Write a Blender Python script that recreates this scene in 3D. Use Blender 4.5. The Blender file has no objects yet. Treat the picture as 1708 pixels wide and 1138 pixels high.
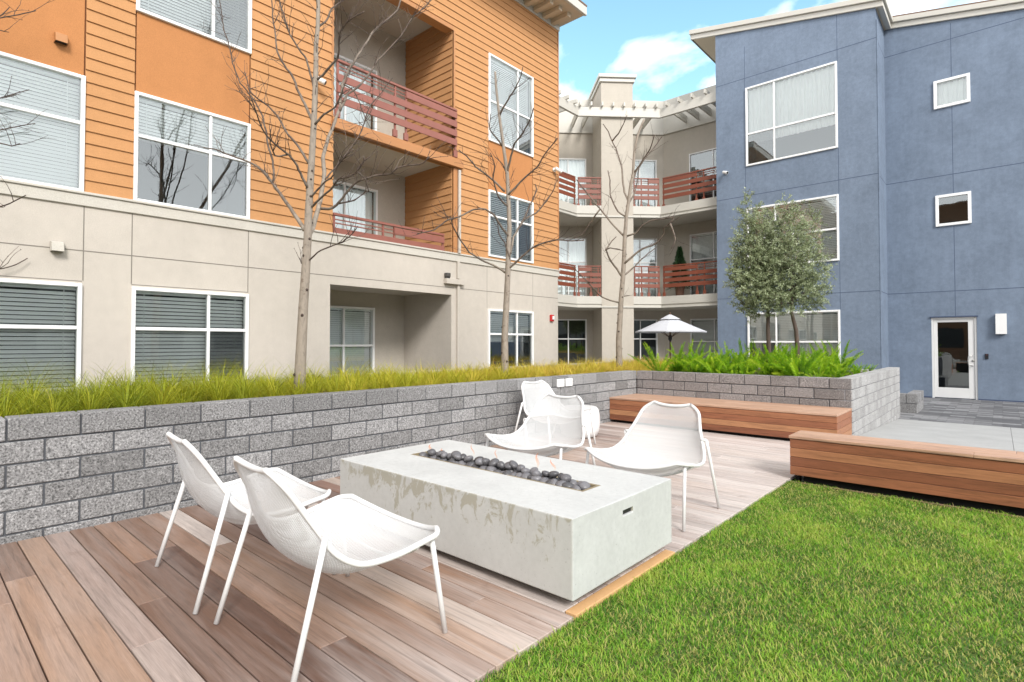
import bpy, math, random
import numpy as np
from mathutils import Vector, Matrix
R = math.radians
rnd = random.Random(7)
sc = bpy.context.scene
col = sc.collection

# ------------------------------------------------------------------ camera, sky, sun, exposure
F_PX, YAW, PITCH, CY, CX, EYE = 914.92, .72843, .0215, 552.35, 854.0, 1.35
cam = bpy.data.cameras.new("camera")
cam_o = bpy.data.objects.new("camera", cam); col.objects.link(cam_o)
cam_o.location = (0, 0, EYE)
cam_o.rotation_euler = (math.pi / 2 + PITCH, 0, YAW)
cam.sensor_width = 36.0
cam.lens = F_PX / 1708 * 36.0
cam.shift_y = (CY - 569) / 1708
cam.clip_start = .05; cam.clip_end = 2000
sc.camera = cam_o

SUN_EL, SUN_AZ = 36, 30          # azimuth: degrees from +X towards -Y
w = bpy.data.worlds.new("World"); sc.world = w; w.use_nodes = True
nt = w.node_tree; nt.nodes.clear()
N = nt.nodes.new; L = nt.links.new
def mth(op, a, b=None, tree=None, clamp=False):
    t = tree or nt
    n = t.nodes.new('ShaderNodeMath'); n.operation = op; n.use_clamp = clamp
    for i, s in enumerate((a, b)):
        if s is None: continue
        if isinstance(s, (int, float)): n.inputs[i].default_value = s
        else: t.links.new(s, n.inputs[i])
    return n.outputs[0]
sky = N('ShaderNodeTexSky'); sky.sky_type = 'NISHITA'; sky.sun_disc = False
sky.sun_elevation = R(SUN_EL); sky.sun_rotation = R(90 + SUN_AZ)
sky.air_density = 1.0; sky.dust_density = .6; sky.ozone_density = 1.5
tc = N('ShaderNodeTexCoord')
sep = N('ShaderNodeSeparateXYZ'); L(tc.outputs['Generated'], sep.inputs[0])
zz = mth('ADD', mth('MAXIMUM', sep.outputs[2], 0.0), .18)
cmb = N('ShaderNodeCombineXYZ')
L(mth('DIVIDE', sep.outputs[0], zz), cmb.inputs[0]); L(mth('DIVIDE', sep.outputs[1], zz), cmb.inputs[1])
cn = N('ShaderNodeTexNoise'); cn.inputs['Scale'].default_value = 2.3; cn.inputs['Detail'].default_value = 8
cn.inputs['Roughness'].default_value = .52; cn.inputs['Distortion'].default_value = .25
mp = N('ShaderNodeMapping'); mp.inputs['Location'].default_value = (0.4, 5.2, 0)
L(cmb.outputs[0], mp.inputs[0]); L(mp.outputs[0], cn.inputs['Vector'])
# the break of blue lies towards the far corner of the court; elsewhere it is overcast
dotn = N('ShaderNodeVectorMath'); dotn.operation = 'DOT_PRODUCT'
L(tc.outputs['Generated'], dotn.inputs[0]); dotn.inputs[1].default_value = Vector((-.50, .80, .38)).normalized()
gap = N('ShaderNodeMapRange'); gap.inputs['From Min'].default_value = .50; gap.inputs['From Max'].default_value = .80
gap.inputs['To Min'].default_value = .46; gap.inputs['To Max'].default_value = -.06
L(dotn.outputs['Value'], gap.inputs[0])
den = mth('ADD', cn.outputs[0], gap.outputs[0])
rmp = N('ShaderNodeMapRange'); rmp.inputs['From Min'].default_value = .42; rmp.inputs['From Max'].default_value = .565
L(den, rmp.inputs[0])
skc = N('ShaderNodeMix'); skc.data_type = 'RGBA'; skc.blend_type = 'MULTIPLY'; skc.inputs[0].default_value = 1
L(sky.outputs[0], skc.inputs[6]); skc.inputs[7].default_value = (1.65, 1.92, 1.5, 1)
mx = N('ShaderNodeMix'); mx.data_type = 'RGBA'
L(rmp.outputs[0], mx.inputs[0]); L(skc.outputs[2], mx.inputs[6])
# clouds are set brighter low down than overhead, throwing more light on walls
cb = N('ShaderNodeMapRange'); cb.inputs['From Min'].default_value = .05; cb.inputs['From Max'].default_value = .9; cb.inputs['To Min'].default_value = 1.25; cb.inputs['To Max'].default_value = .62
L(sep.outputs[2], cb.inputs[0])
cv = N('ShaderNodeVectorMath'); cv.operation = 'SCALE'; cv.inputs[0].default_value = (9.6, 9.75, 10.0); L(cb.outputs[0], cv.inputs[3]); L(cv.outputs[0], mx.inputs[7])
bg = N('ShaderNodeBackground'); bg.inputs[1].default_value = .10
L(mx.outputs[2], bg.inputs[0])
ow = N('ShaderNodeOutputWorld'); L(bg.outputs[0], ow.inputs[0])

sun = bpy.data.lights.new("sun", 'SUN'); sun.energy = 1.6; sun.angle = R(17); sun.color = (1, .965, .92)
sun_o = bpy.data.objects.new("sun", sun); col.objects.link(sun_o)
sd = Vector((math.cos(R(SUN_EL)) * math.cos(R(SUN_AZ)), -math.cos(R(SUN_EL)) * math.sin(R(SUN_AZ)), math.sin(R(SUN_EL))))
sun_o.rotation_euler = (-sd).to_track_quat('-Z', 'Y').to_euler()

sc.view_settings.view_transform = 'Standard'; sc.view_settings.look = 'None'
sc.view_settings.exposure = 1.17; sc.view_settings.gamma = 1
sc.render.engine = 'CYCLES'
sc.cycles.max_bounces = 8; sc.cycles.transparent_max_bounces = 24
sc.cycles.diffuse_bounces = 4; sc.cycles.glossy_bounces = 3
sc.cycles.use_denoising = True

# ------------------------------------------------------------------ camera maths (pixels of the photograph to points)
cyw, syw, cp_, sp_ = math.cos(YAW), math.sin(YAW), math.cos(PITCH), math.sin(PITCH)
_A = np.stack([np.array([[1, 0, 0], [0, cp_, sp_], [0, -sp_, cp_]]) @ v for v in
               (np.array([cyw, 0, -syw]), np.array([syw, 0, cyw]), np.array([0, -1., 0]))], 1)
FWD = np.array([-syw, cyw, 0])
def ray(x, y): return _A.T @ np.array([(x - CX) / F_PX, (y - CY) / F_PX, 1.])
def at_depth(x, y, D):
    d = ray(x, y); return np.array([0, 0, EYE]) + d * D / d.dot(FWD)

# ------------------------------------------------------------------ materials
def new_mat(name):
    m = bpy.data.materials.new(name); m.use_nodes = True
    return m, m.node_tree, m.node_tree.nodes['Principled BSDF']
def tex_coord(t, scale=(1, 1, 1), out='Object'):
    c = t.nodes.new('ShaderNodeTexCoord'); m = t.nodes.new('ShaderNodeMapping')
    m.inputs['Scale'].default_value = scale; t.links.new(c.outputs[out], m.inputs[0]); return m.outputs[0]
def noise(t, vec, scale, detail=4, rough=.55, dist=0):
    n = t.nodes.new('ShaderNodeTexNoise'); n.inputs['Scale'].default_value = scale; n.inputs['Detail'].default_value = detail
    n.inputs['Roughness'].default_value = rough; n.inputs['Distortion'].default_value = dist
    if vec is not None: t.links.new(vec, n.inputs['Vector'])
    return n.outputs[0]
def ramp(t, fac, stops, interp='LINEAR'):
    r = t.nodes.new('ShaderNodeValToRGB'); r.color_ramp.interpolation = interp
    e = r.color_ramp.elements
    while len(e) < len(stops): e.new(.5)
    for el, (p, c) in zip(e, stops):
        el.position = p; el.color = (c if len(c) == 4 else (*c, 1)) if isinstance(c, (tuple, list)) else (c, c, c, 1)
    t.links.new(fac, r.inputs[0]); return r.outputs[0]
def mixc(t, fac, a, b, blend='MIX'):
    m = t.nodes.new('ShaderNodeMix'); m.data_type = 'RGBA'; m.blend_type = blend
    for i, s in ((0, fac), (6, a), (7, b)):
        if isinstance(s, (int, float)): m.inputs[i].default_value = s
        elif isinstance(s, tuple): m.inputs[i].default_value = (*s, 1) if len(s) == 3 else s
        else: t.links.new(s, m.inputs[i])
    return m.outputs[2]
def attr(t, name='tone'):
    a = t.nodes.new('ShaderNodeAttribute'); a.attribute_name = name; return a.outputs['Fac']
def bump(t, p, h, strength=.3, dist=.01):
    b = t.nodes.new('ShaderNodeBump'); b.inputs['Strength'].default_value = strength; b.inputs['Distance'].default_value = dist
    t.links.new(h, b.inputs['Height']); t.links.new(b.outputs[0], p.inputs['Normal'])
def plain(name, c, rough=.5, metal=0, spec=None, var=0, vs=6):
    m, t, p = new_mat(name)
    p.inputs['Roughness'].default_value = rough; p.inputs['Metallic'].default_value = metal
    if spec is not None: p.inputs['Specular IOR Level'].default_value = spec
    v = tex_coord(t); n = noise(t, v, vs)
    k = var or .04
    t.links.new(mixc(t, n, tuple(x * (1 - k) for x in c), tuple(min(1, x * (1 + k)) for x in c)), p.inputs['Base Color'])
    return m
def stucco(name, c, mott=.12, sc_=1.0):
    m, t, p = new_mat(name); v = tex_coord(t)
    n1 = noise(t, v, .9 * sc_, 5, .6, .4); n2 = noise(t, v, 7 * sc_, 4, .6); n3 = noise(t, v, 120, 2, .7)
    n4 = noise(t, tex_coord(t, (3.2, 3.2, .35)), 1.6, 5, .65, .2)      # faint run marks
    f = mth('ADD', mth('ADD', mth('MULTIPLY', n1, .42, t), mth('MULTIPLY', n2, .36, t), t), mth('MULTIPLY', n4, .22, t), t)
    c1 = ramp(t, f, [(.3, tuple(x * (1 - mott) for x in c)), (.7, tuple(x * (1 + mott) for x in c))])
    c2 = mixc(t, .10, c1, ramp(t, n3, [(.35, 0.0), (.65, 1.0)]), 'OVERLAY')
    t.links.new(c2, p.inputs['Base Color']); p.inputs['Roughness'].default_value = .9; p.inputs['Specular IOR Level'].default_value = .2
    h = mth('ADD', n3, mth('MULTIPLY', noise(t, v, 38, 3), .7, t), t)
    bump(t, p, h, .28, .006); return m
M = {}
M['stucco_beige'] = stucco('stucco_beige', (.505, .46, .405), .09)
M['stucco_tan'] = stucco('stucco_tan', (.46, .42, .36), .08)
M['stucco_blue'] = stucco('stucco_blue', (.165, .207, .272), .24, 1.3)
M['siding'] = stucco('orange_siding_paint', (.475, .245, .108), .08)
M['panel'] = stucco('orange_panel_paint', (.45, .20, .078), .07)
M['orange_trim'] = plain('orange_trim_paint', (.42, .19, .07), .55)
M['band'] = stucco('cream_trim', (.52, .49, .435), .05)
M['joint'] = plain('reveal_joint', (.20, .18, .155), .9)
M['joint_blue'] = plain('blue_reveal_joint', (.055, .075, .13), .9)
M['white_frame'] = plain('white_vinyl', (.80, .80, .79), .35)
M['fascia'] = plain('cream_fascia_paint', (.50, .478, .425), .5)
M['soffit'] = plain('cream_soffit', (.55, .46, .34), .7)
M['ceiling'] = plain('balcony_ceiling', (.50, .46, .40), .8)
M['roofing'] = plain('brown_roof_edge', (.16, .09, .06), .8)
M['rail'] = plain('red_brown_railing_paint', (.255, .088, .062), .45, var=.15)
M['rail_brown'] = plain('rust_brown_railing_paint', (.19, .052, .027), .45, var=.15)
M['blind'] = plain('white_blind_slat', (.90, .92, .91), .6)
M['curtain'] = plain('white_curtain', (.82, .84, .83), .8)
M['room'] = plain('dim_room', (.035, .04, .04), .9)
M['black'] = plain('black_plastic', (.012, .012, .014), .4)
M['dark'] = plain('dark_gap', (.02, .018, .016), .9)
M['white_paint'] = plain('white_powder_coat', (.72, .72, .715), .32)
M['white_metal'] = plain('white_metal', (.78, .78, .76), .35)
M['red'] = plain('red_plastic', (.50, .02, .02), .4)
M['steel'] = plain('stainless_steel', (.55, .54, .52), .35, .9)
M['alu'] = plain('satin_aluminium', (.76, .76, .75), .38, .15)
M['soil'] = plain('dark_mulch', (.09, .055, .032), .95, var=.5, vs=40)
M['umbrella'] = plain('white_canvas', (.52, .53, .56), .85)
M['brown_wood'] = plain('dark_wood_pole', (.10, .05, .03), .5)

def glass_mat():
    m, t, p = new_mat('window_glass'); t.nodes.remove(p)
    out = t.nodes['Material Output']
    tr = t.nodes.new('ShaderNodeBsdfTransparent'); tr.inputs[0].default_value = (.97, 1.0, .99, 1)
    gl = t.nodes.new('ShaderNodeBsdfGlossy'); gl.inputs['Roughness'].default_value = .015; gl.inputs[0].default_value = (.95, 1, 1, 1)
    fr = t.nodes.new('ShaderNodeFresnel'); fr.inputs[0].default_value = 1.6
    f = mth('ADD', mth('MULTIPLY', fr.outputs[0], 1.0, t), .13, t, True)
    v = tex_coord(t); nz = noise(t, v, 1.3, 2)
    b = t.nodes.new('ShaderNodeBump'); b.inputs['Strength'].default_value = .02; b.inputs['Distance'].default_value = .05
    t.links.new(nz, b.inputs['Height']); t.links.new(b.outputs[0], gl.inputs['Normal'])
    mxs = t.nodes.new('ShaderNodeMixShader'); t.links.new(f, mxs.inputs[0]); t.links.new(tr.outputs[0], mxs.inputs[1]); t.links.new(gl.outputs[0], mxs.inputs[2])
    t.links.new(mxs.outputs[0], out.inputs[0]); return m
M['glass'] = glass_mat()

def deck_mat():
    m, t, p = new_mat('weathered_deck_wood'); tone = attr(t)
    c = t.nodes.new('ShaderNodeTexCoord')
    off = t.nodes.new('ShaderNodeCombineXYZ'); t.links.new(mth('MULTIPLY', tone, 37.0, t), off.inputs[0]); t.links.new(mth('MULTIPLY', tone, 91.0, t), off.inputs[1])
    ad = t.nodes.new('ShaderNodeVectorMath'); ad.operation = 'ADD'; t.links.new(c.outputs['Object'], ad.inputs[0]); t.links.new(off.outputs[0], ad.inputs[1])
    mp = t.nodes.new('ShaderNodeMapping'); mp.inputs['Scale'].default_value = (1.25, 34, 34); t.links.new(ad.outputs[0], mp.inputs[0])
    g = noise(t, mp.outputs[0], 1.5, 7, .6, .9); fine = noise(t, mp.outputs[0], 8, 4, .6, .2)
    mp2 = t.nodes.new('ShaderNodeMapping'); mp2.inputs['Scale'].default_value = (.5, 5.5, 1); t.links.new(ad.outputs[0], mp2.inputs[0])
    blot = noise(t, mp2.outputs[0], 1.6, 4, .6, .5)
    base = ramp(t, tone, [(0, (.085, .044, .032)), (.2, (.31, .19, .13)), (.36, (.125, .070, .050)), (.54, (.36, .235, .165)), (.72, (.19, .100, .072)), (.86, (.50, .43, .385)), (1, (.40, .30, .235))])
    grey = ramp(t, blot, [(.38, 0.0), (.64, 1.0)])
    c1 = mixc(t, mth('MULTIPLY', grey, .24, t), base, (.42, .37, .35))
    gr = ramp(t, g, [(.3, .58), (.47, .97), (.72, 1.2)])
    c2 = mixc(t, .8, c1, gr, 'MULTIPLY')
    c3 = mixc(t, .35, c2, ramp(t, fine, [(.3, .5), (.65, 1.2)]), 'MULTIPLY')
    # boards turn paler towards the lawn and the far end
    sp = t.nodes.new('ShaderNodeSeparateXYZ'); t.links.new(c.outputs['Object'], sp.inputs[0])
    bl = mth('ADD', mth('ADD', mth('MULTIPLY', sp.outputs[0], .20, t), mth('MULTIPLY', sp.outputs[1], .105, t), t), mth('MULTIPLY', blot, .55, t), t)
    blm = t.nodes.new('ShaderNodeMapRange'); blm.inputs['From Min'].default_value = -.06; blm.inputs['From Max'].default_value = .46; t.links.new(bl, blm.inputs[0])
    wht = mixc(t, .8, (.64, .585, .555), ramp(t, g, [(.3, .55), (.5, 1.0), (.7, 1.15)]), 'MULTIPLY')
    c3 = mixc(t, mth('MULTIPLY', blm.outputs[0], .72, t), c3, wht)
    # scattered old stains
    st = noise(t, c.outputs['Object'], 3.1, 5, .7); stm = ramp(t, st, [(.62, 0.0), (.72, 1.0)])
    c4 = mixc(t, mth('MULTIPLY', stm, .35, t), c3, (.16, .10, .075))
    t.links.new(c4, p.inputs['Base Color'])
    t.links.new(ramp(t, g, [(.2, .40), (.8, .56)]), p.inputs['Roughness'])
    bump(t, p, mth('ADD', g, mth('MULTIPLY', fine, .5, t), t), .25, .004); return m
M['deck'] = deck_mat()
def bench_mat():
    m, t, p = new_mat('oiled_ipe_wood'); tone = attr(t)
    c = t.nodes.new('ShaderNodeTexCoord')
    off = t.nodes.new('ShaderNodeCombineXYZ'); t.links.new(mth('MULTIPLY', tone, 53.0, t), off.inputs[0]); t.links.new(mth('MULTIPLY', tone, 29.0, t), off.inputs[2])
    ad = t.nodes.new('ShaderNodeVectorMath'); ad.operation = 'ADD'; t.links.new(c.outputs['Object'], ad.inputs[0]); t.links.new(off.outputs[0], ad.inputs[1])
    mp = t.nodes.new('ShaderNodeMapping'); mp.inputs['Scale'].default_value = (1.5, 14, 20); t.links.new(ad.outputs[0], mp.inputs[0])
    g = noise(t, mp.outputs[0], 1.5, 7, .6, 1.2); f2 = noise(t, mp.outputs[0], 9, 3, .6)
    base = ramp(t, tone, [(0, (.15, .052, .027)), (.3, (.26, .095, .045)), (.55, (.34, .14, .066)), (.8, (.41, .20, .095)), (1, (.48, .27, .14))])
    c2 = mixc(t, .8, base, ramp(t, g, [(.28, .5), (.5, 1.0), (.75, 1.25)]), 'MULTIPLY')
    c3 = mixc(t, .3, c2, ramp(t, f2, [(.3, .6), (.65, 1.15)]), 'MULTIPLY')
    t.links.new(c3, p.inputs['Base Color']); p.inputs['Roughness'].default_value = .5
    bump(t, p, g, .15, .003); return m
M['bench'] = bench_mat()
def block_mat(name, lo, hi, speck=.5):
    m, t, p = new_mat(name); tone = attr(t); v = tex_coord(t)
    base = ramp(t, tone, [(0, lo), (1, hi)])
    n1 = noise(t, v, 75, 3, .7); n2 = noise(t, v, 22, 4, .65); n3 = noise(t, v, 190, 2, .6)
    s = ramp(t, n1, [(.38, .16), (.46, .85), (.58, 1.15), (.66, 2.1)])
    c1 = mixc(t, speck + .25, base, s, 'MULTIPLY')
    s3 = ramp(t, n3, [(.38, .55), (.55, 1.0), (.66, 1.35)])
    c1 = mixc(t, speck, c1, s3, 'MULTIPLY')
    c2 = mixc(t, .3, c1, ramp(t, n2, [(.35, .7), (.65, 1.2)]), 'MULTIPLY')
    t.links.new(c2, p.inputs['Base Color']); p.inputs['Roughness'].default_value = .85
    bump(t, p, mth('ADD', n1, mth('MULTIPLY', n3, .6, t), t), .8, .010); return m
M['block'] = block_mat('split_face_block', (.215, .213, .212), (.345, .342, .343))
M['block_brown'] = block_mat('brownish_split_face_block', (.215, .20, .195), (.325, .305, .30))
M['block_pale'] = block_mat('pale_ground_face_block', (.34, .335, .33), (.46, .455, .45), .25)
M['mortar'] = plain('dark_mortar', (.085, .09, .10), .95, var=.3, vs=30)
M['mortar_pale'] = plain('grey_mortar', (.24, .24, .25), .95)
def concrete_mat(name, c, stain=False):
    m, t, p = new_mat(name); v = tex_coord(t)
    n = noise(t, v, 2.2, 6, .6, .3); n2 = noise(t, v, 28, 4, .6)
    c1 = ramp(t, n, [(.3, tuple(x * .9 for x in c)), (.7, tuple(x * 1.07 for x in c))])
    c2 = mixc(t, .3, c1, ramp(t, n2, [(.3, .75), (.7, 1.12)]), 'MULTIPLY')
    pin = noise(t, v, 85, 2, .5); c2 = mixc(t, ramp(t, pin, [(.68, 0.0), (.73, .55)]), c2, (.20, .20, .185))
    if stain:
        # peeling, water marked film on the long face and along its upper edge
        vs = tex_coord(t, (11, 11, 6)); s = noise(t, vs, 1.0, 8, .72, .9)
        cc = t.nodes.new('ShaderNodeTexCoord'); sp = t.nodes.new('ShaderNodeSeparateXYZ'); t.links.new(cc.outputs['Object'], sp.inputs[0])
        geo = t.nodes.new('ShaderNodeNewGeometry'); sn = t.nodes.new('ShaderNodeSeparateXYZ'); t.links.new(geo.outputs['True Normal'], sn.inputs[0])
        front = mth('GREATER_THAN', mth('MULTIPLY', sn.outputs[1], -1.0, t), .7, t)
        hh = t.nodes.new('ShaderNodeMapRange'); hh.inputs['From Min'].default_value = .05; hh.inputs['From Max'].default_value = .42
        hh.inputs['To Min'].default_value = -.16; hh.inputs['To Max'].default_value = .05; t.links.new(sp.outputs[2], hh.inputs[0])
        big = noise(t, tex_coord(t, (1.6, 1.6, 1.1)), 1.0, 3)
        f = mth('ADD', mth('ADD', s, hh.outputs[0], t), mth('MULTIPLY', mth('SUBTRACT', big, .5, t), .35, t), t)
        msk = ramp(t, f, [(.565, 0.0), (.60, 1.0)])
        mm = mth('MULTIPLY', msk, front, t)
        c2 = mixc(t, mth('MULTIPLY', mm, .75, t), c2, (.27, .245, .165))
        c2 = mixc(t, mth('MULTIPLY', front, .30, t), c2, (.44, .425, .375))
    t.links.new(c2, p.inputs['Base Color']); p.inputs['Roughness'].default_value = .62
    bump(t, p, mth('ADD', n2, n, t), .12, .004); return m
M['concrete_pit'] = concrete_mat('cast_concrete', (.52, .528, .518), True)
M['concrete_plinth'] = concrete_mat('shadowed_concrete_base', (.17, .155, .13))  # plinth colour darkened to suggest the shade of the recess
M['concrete_path'] = concrete_mat('concrete_paving', (.40, .40, .39))
def paver_mat():
    m, t, p = new_mat('slate_grey_pavers')
    v = tex_coord(t)
    b = t.nodes.new('ShaderNodeTexBrick'); b.inputs['Scale'].default_value = 1; b.inputs['Brick Width'].default_value = .42; b.inputs['Row Height'].default_value = .16
    b.inputs['Mortar Size'].default_value = .004; b.inputs['Color1'].default_value = (.10, .10, .105, 1); b.inputs['Color2'].default_value = (.33, .33, .335, 1)
    b.inputs['Mortar'].default_value = (.06, .06, .06, 1); b.inputs['Bias'].default_value = -.25; b.offset = .37
    t.links.new(v, b.inputs['Vector'])
    n = noise(t, v, 14, 4); t.links.new(mixc(t, .5, b.outputs[0], ramp(t, n, [(.3, .7), (.7, 1.25)]), 'MULTIPLY'), p.inputs['Base Color'])
    p.inputs['Roughness'].default_value = .75; return m
M['paver'] = paver_mat()
def leaf_mat(name, stops, rough=.5, trans=.3, spec=.3):
    m, t, p = new_mat(name); tone = attr(t)
    c = ramp(t, tone, stops); t.links.new(c, p.inputs['Base Color']); p.inputs['Roughness'].default_value = rough; p.inputs['Specular IOR Level'].default_value = spec
    tl = t.nodes.new('ShaderNodeBsdfTranslucent'); t.links.new(c, tl.inputs[0])
    mxs = t.nodes.new('ShaderNodeMixShader'); mxs.inputs[0].default_value = trans
    out = t.nodes['Material Output']; t.links.new(p.outputs[0], mxs.inputs[1]); t.links.new(tl.outputs[0], mxs.inputs[2]); t.links.new(mxs.outputs[0], out.inputs[0]); return m
M['lawn'] = leaf_mat('lawn_blades', [(0, (.055, .17, .012)), (.35, (.16, .36, .022)), (.6, (.30, .50, .05)), (.8, (.42, .48, .09)), (1, (.50, .44, .17))], .55, .36)
M['bunch'] = leaf_mat('bunch_grass_blades', [(0, (.16, .22, .015)), (.3, (.33, .37, .022)), (.55, (.52, .48, .04)), (.8, (.70, .52, .09)), (1, (.74, .45, .16))], .6, .35)
M['fern'] = leaf_mat('foxtail_fern_fronds', [(0, (.05, .16, .008)), (.4, (.20, .42, .012)), (.75, (.40, .60, .025)), (1, (.64, .70, .08))], .5, .35)
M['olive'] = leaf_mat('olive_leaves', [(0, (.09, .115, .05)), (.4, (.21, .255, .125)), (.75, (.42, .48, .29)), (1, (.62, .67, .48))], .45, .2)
M['dark_leaf'] = leaf_mat('dark_green_leaves', [(0, (.012, .03, .012)), (.6, (.03, .07, .025)), (1, (.07, .13, .04))], .45, .15)
def bark_mat():
    m, t, p = new_mat('pale_bark'); tone = attr(t); v = tex_coord(t, (1, 1, .35))
    n = noise(t, v, 26, 5, .65, .5); n2 = noise(t, tex_coord(t), 9, 3)
    base = ramp(t, tone, [(0, (.045, .028, .021)), (.35, (.085, .060, .046)), (.7, (.24, .20, .16)), (1, (.35, .30, .245))])
    c = mixc(t, .7, base, ramp(t, n, [(.3, .5), (.5, 1.0), (.75, 1.3)]), 'MULTIPLY')
    c = mixc(t, ramp(t, n2, [(.63, 0.0), (.70, .7)]), c, (.13, .085, .06))
    t.links.new(c, p.inputs['Base Color']); p.inputs['Roughness'].default_value = .8; bump(t, p, n, .3, .006); return m
M['bark'] = bark_mat()
def stone_mat():
    m, t, p = new_mat('polished_lava_stone'); v = tex_coord(t)
    oi = t.nodes.new('ShaderNodeObjectInfo')
    n = noise(t, v, 30, 4, .6); n2 = noise(t, v, 9, 3)
    a = ramp(t, n, [(.35, (.055, .053, .057)), (.6, (.14, .136, .145)), (.75, (.30, .29, .295))])
    br = ramp(t, oi.outputs['Random'], [(0, .5), (1, 1.5)])
    t.links.new(mixc(t, 1.0, a, br, 'MULTIPLY'), p.inputs['Base Color'])
    t.links.new(ramp(t, n2, [(.35, .25), (.65, .5)]), p.inputs['Roughness']); bump(t, p, n, .1, .003); return m
M['stone'] = stone_mat()
def mesh_mat():
    m, t, p = new_mat('perforated_white_steel'); out = t.nodes['Material Output']
    p.inputs['Base Color'].default_value = (.69, .695, .695, 1); p.inputs['Roughness'].default_value = .35
    uv = t.nodes.new('ShaderNodeUVMap')
    sp = t.nodes.new('ShaderNodeSeparateXYZ'); t.links.new(uv.outputs[0], sp.inputs[0])
    def cell(s, off):
        k = mth('ADD', mth('MULTIPLY', s, 1 / .0105, t), off, t)
        return mth('SUBTRACT', mth('FRACT', k, None, t), .5, t)
    def dots(off):
        a, b = cell(sp.outputs[0], off), cell(sp.outputs[1], off)
        d = mth('ADD', mth('MULTIPLY', a, a, t), mth('MULTIPLY', b, b, t), t)
        return mth('LESS_THAN', d, .075, t)
    hole = mth('MAXIMUM', dots(0), dots(.5), t)
    tr = t.nodes.new('ShaderNodeBsdfTransparent'); mxs = t.nodes.new('ShaderNodeMixShader')
    t.links.new(hole, mxs.inputs[0]); t.links.new(p.outputs[0], mxs.inputs[1]); t.links.new(tr.outputs[0], mxs.inputs[2]); t.links.new(mxs.outputs[0], out.inputs[0]); return m
M['mesh'] = mesh_mat()
def flame_mat():
    m, t, p = new_mat('gas_flame'); t.nodes.remove(p); out = t.nodes['Material Output']
    tone = attr(t)
    em = t.nodes.new('ShaderNodeEmission'); em.inputs[1].default_value = .55
    t.links.new(ramp(t, tone, [(0, (1, .22, .03)), (.6, (1, .32, .06)), (1, (1, .55, .25))]), em.inputs[0])
    tr = t.nodes.new('ShaderNodeBsdfTransparent'); mxs = t.nodes.new('ShaderNodeMixShader')
    t.links.new(ramp(t, tone, [(0, .40), (1, .08)]), mxs.inputs[0]); t.links.new(tr.outputs[0], mxs.inputs[1]); t.links.new(em.outputs[0], mxs.inputs[2])
    t.links.new(mxs.outputs[0], out.inputs[0]); return m
M['flame'] = flame_mat()

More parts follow.
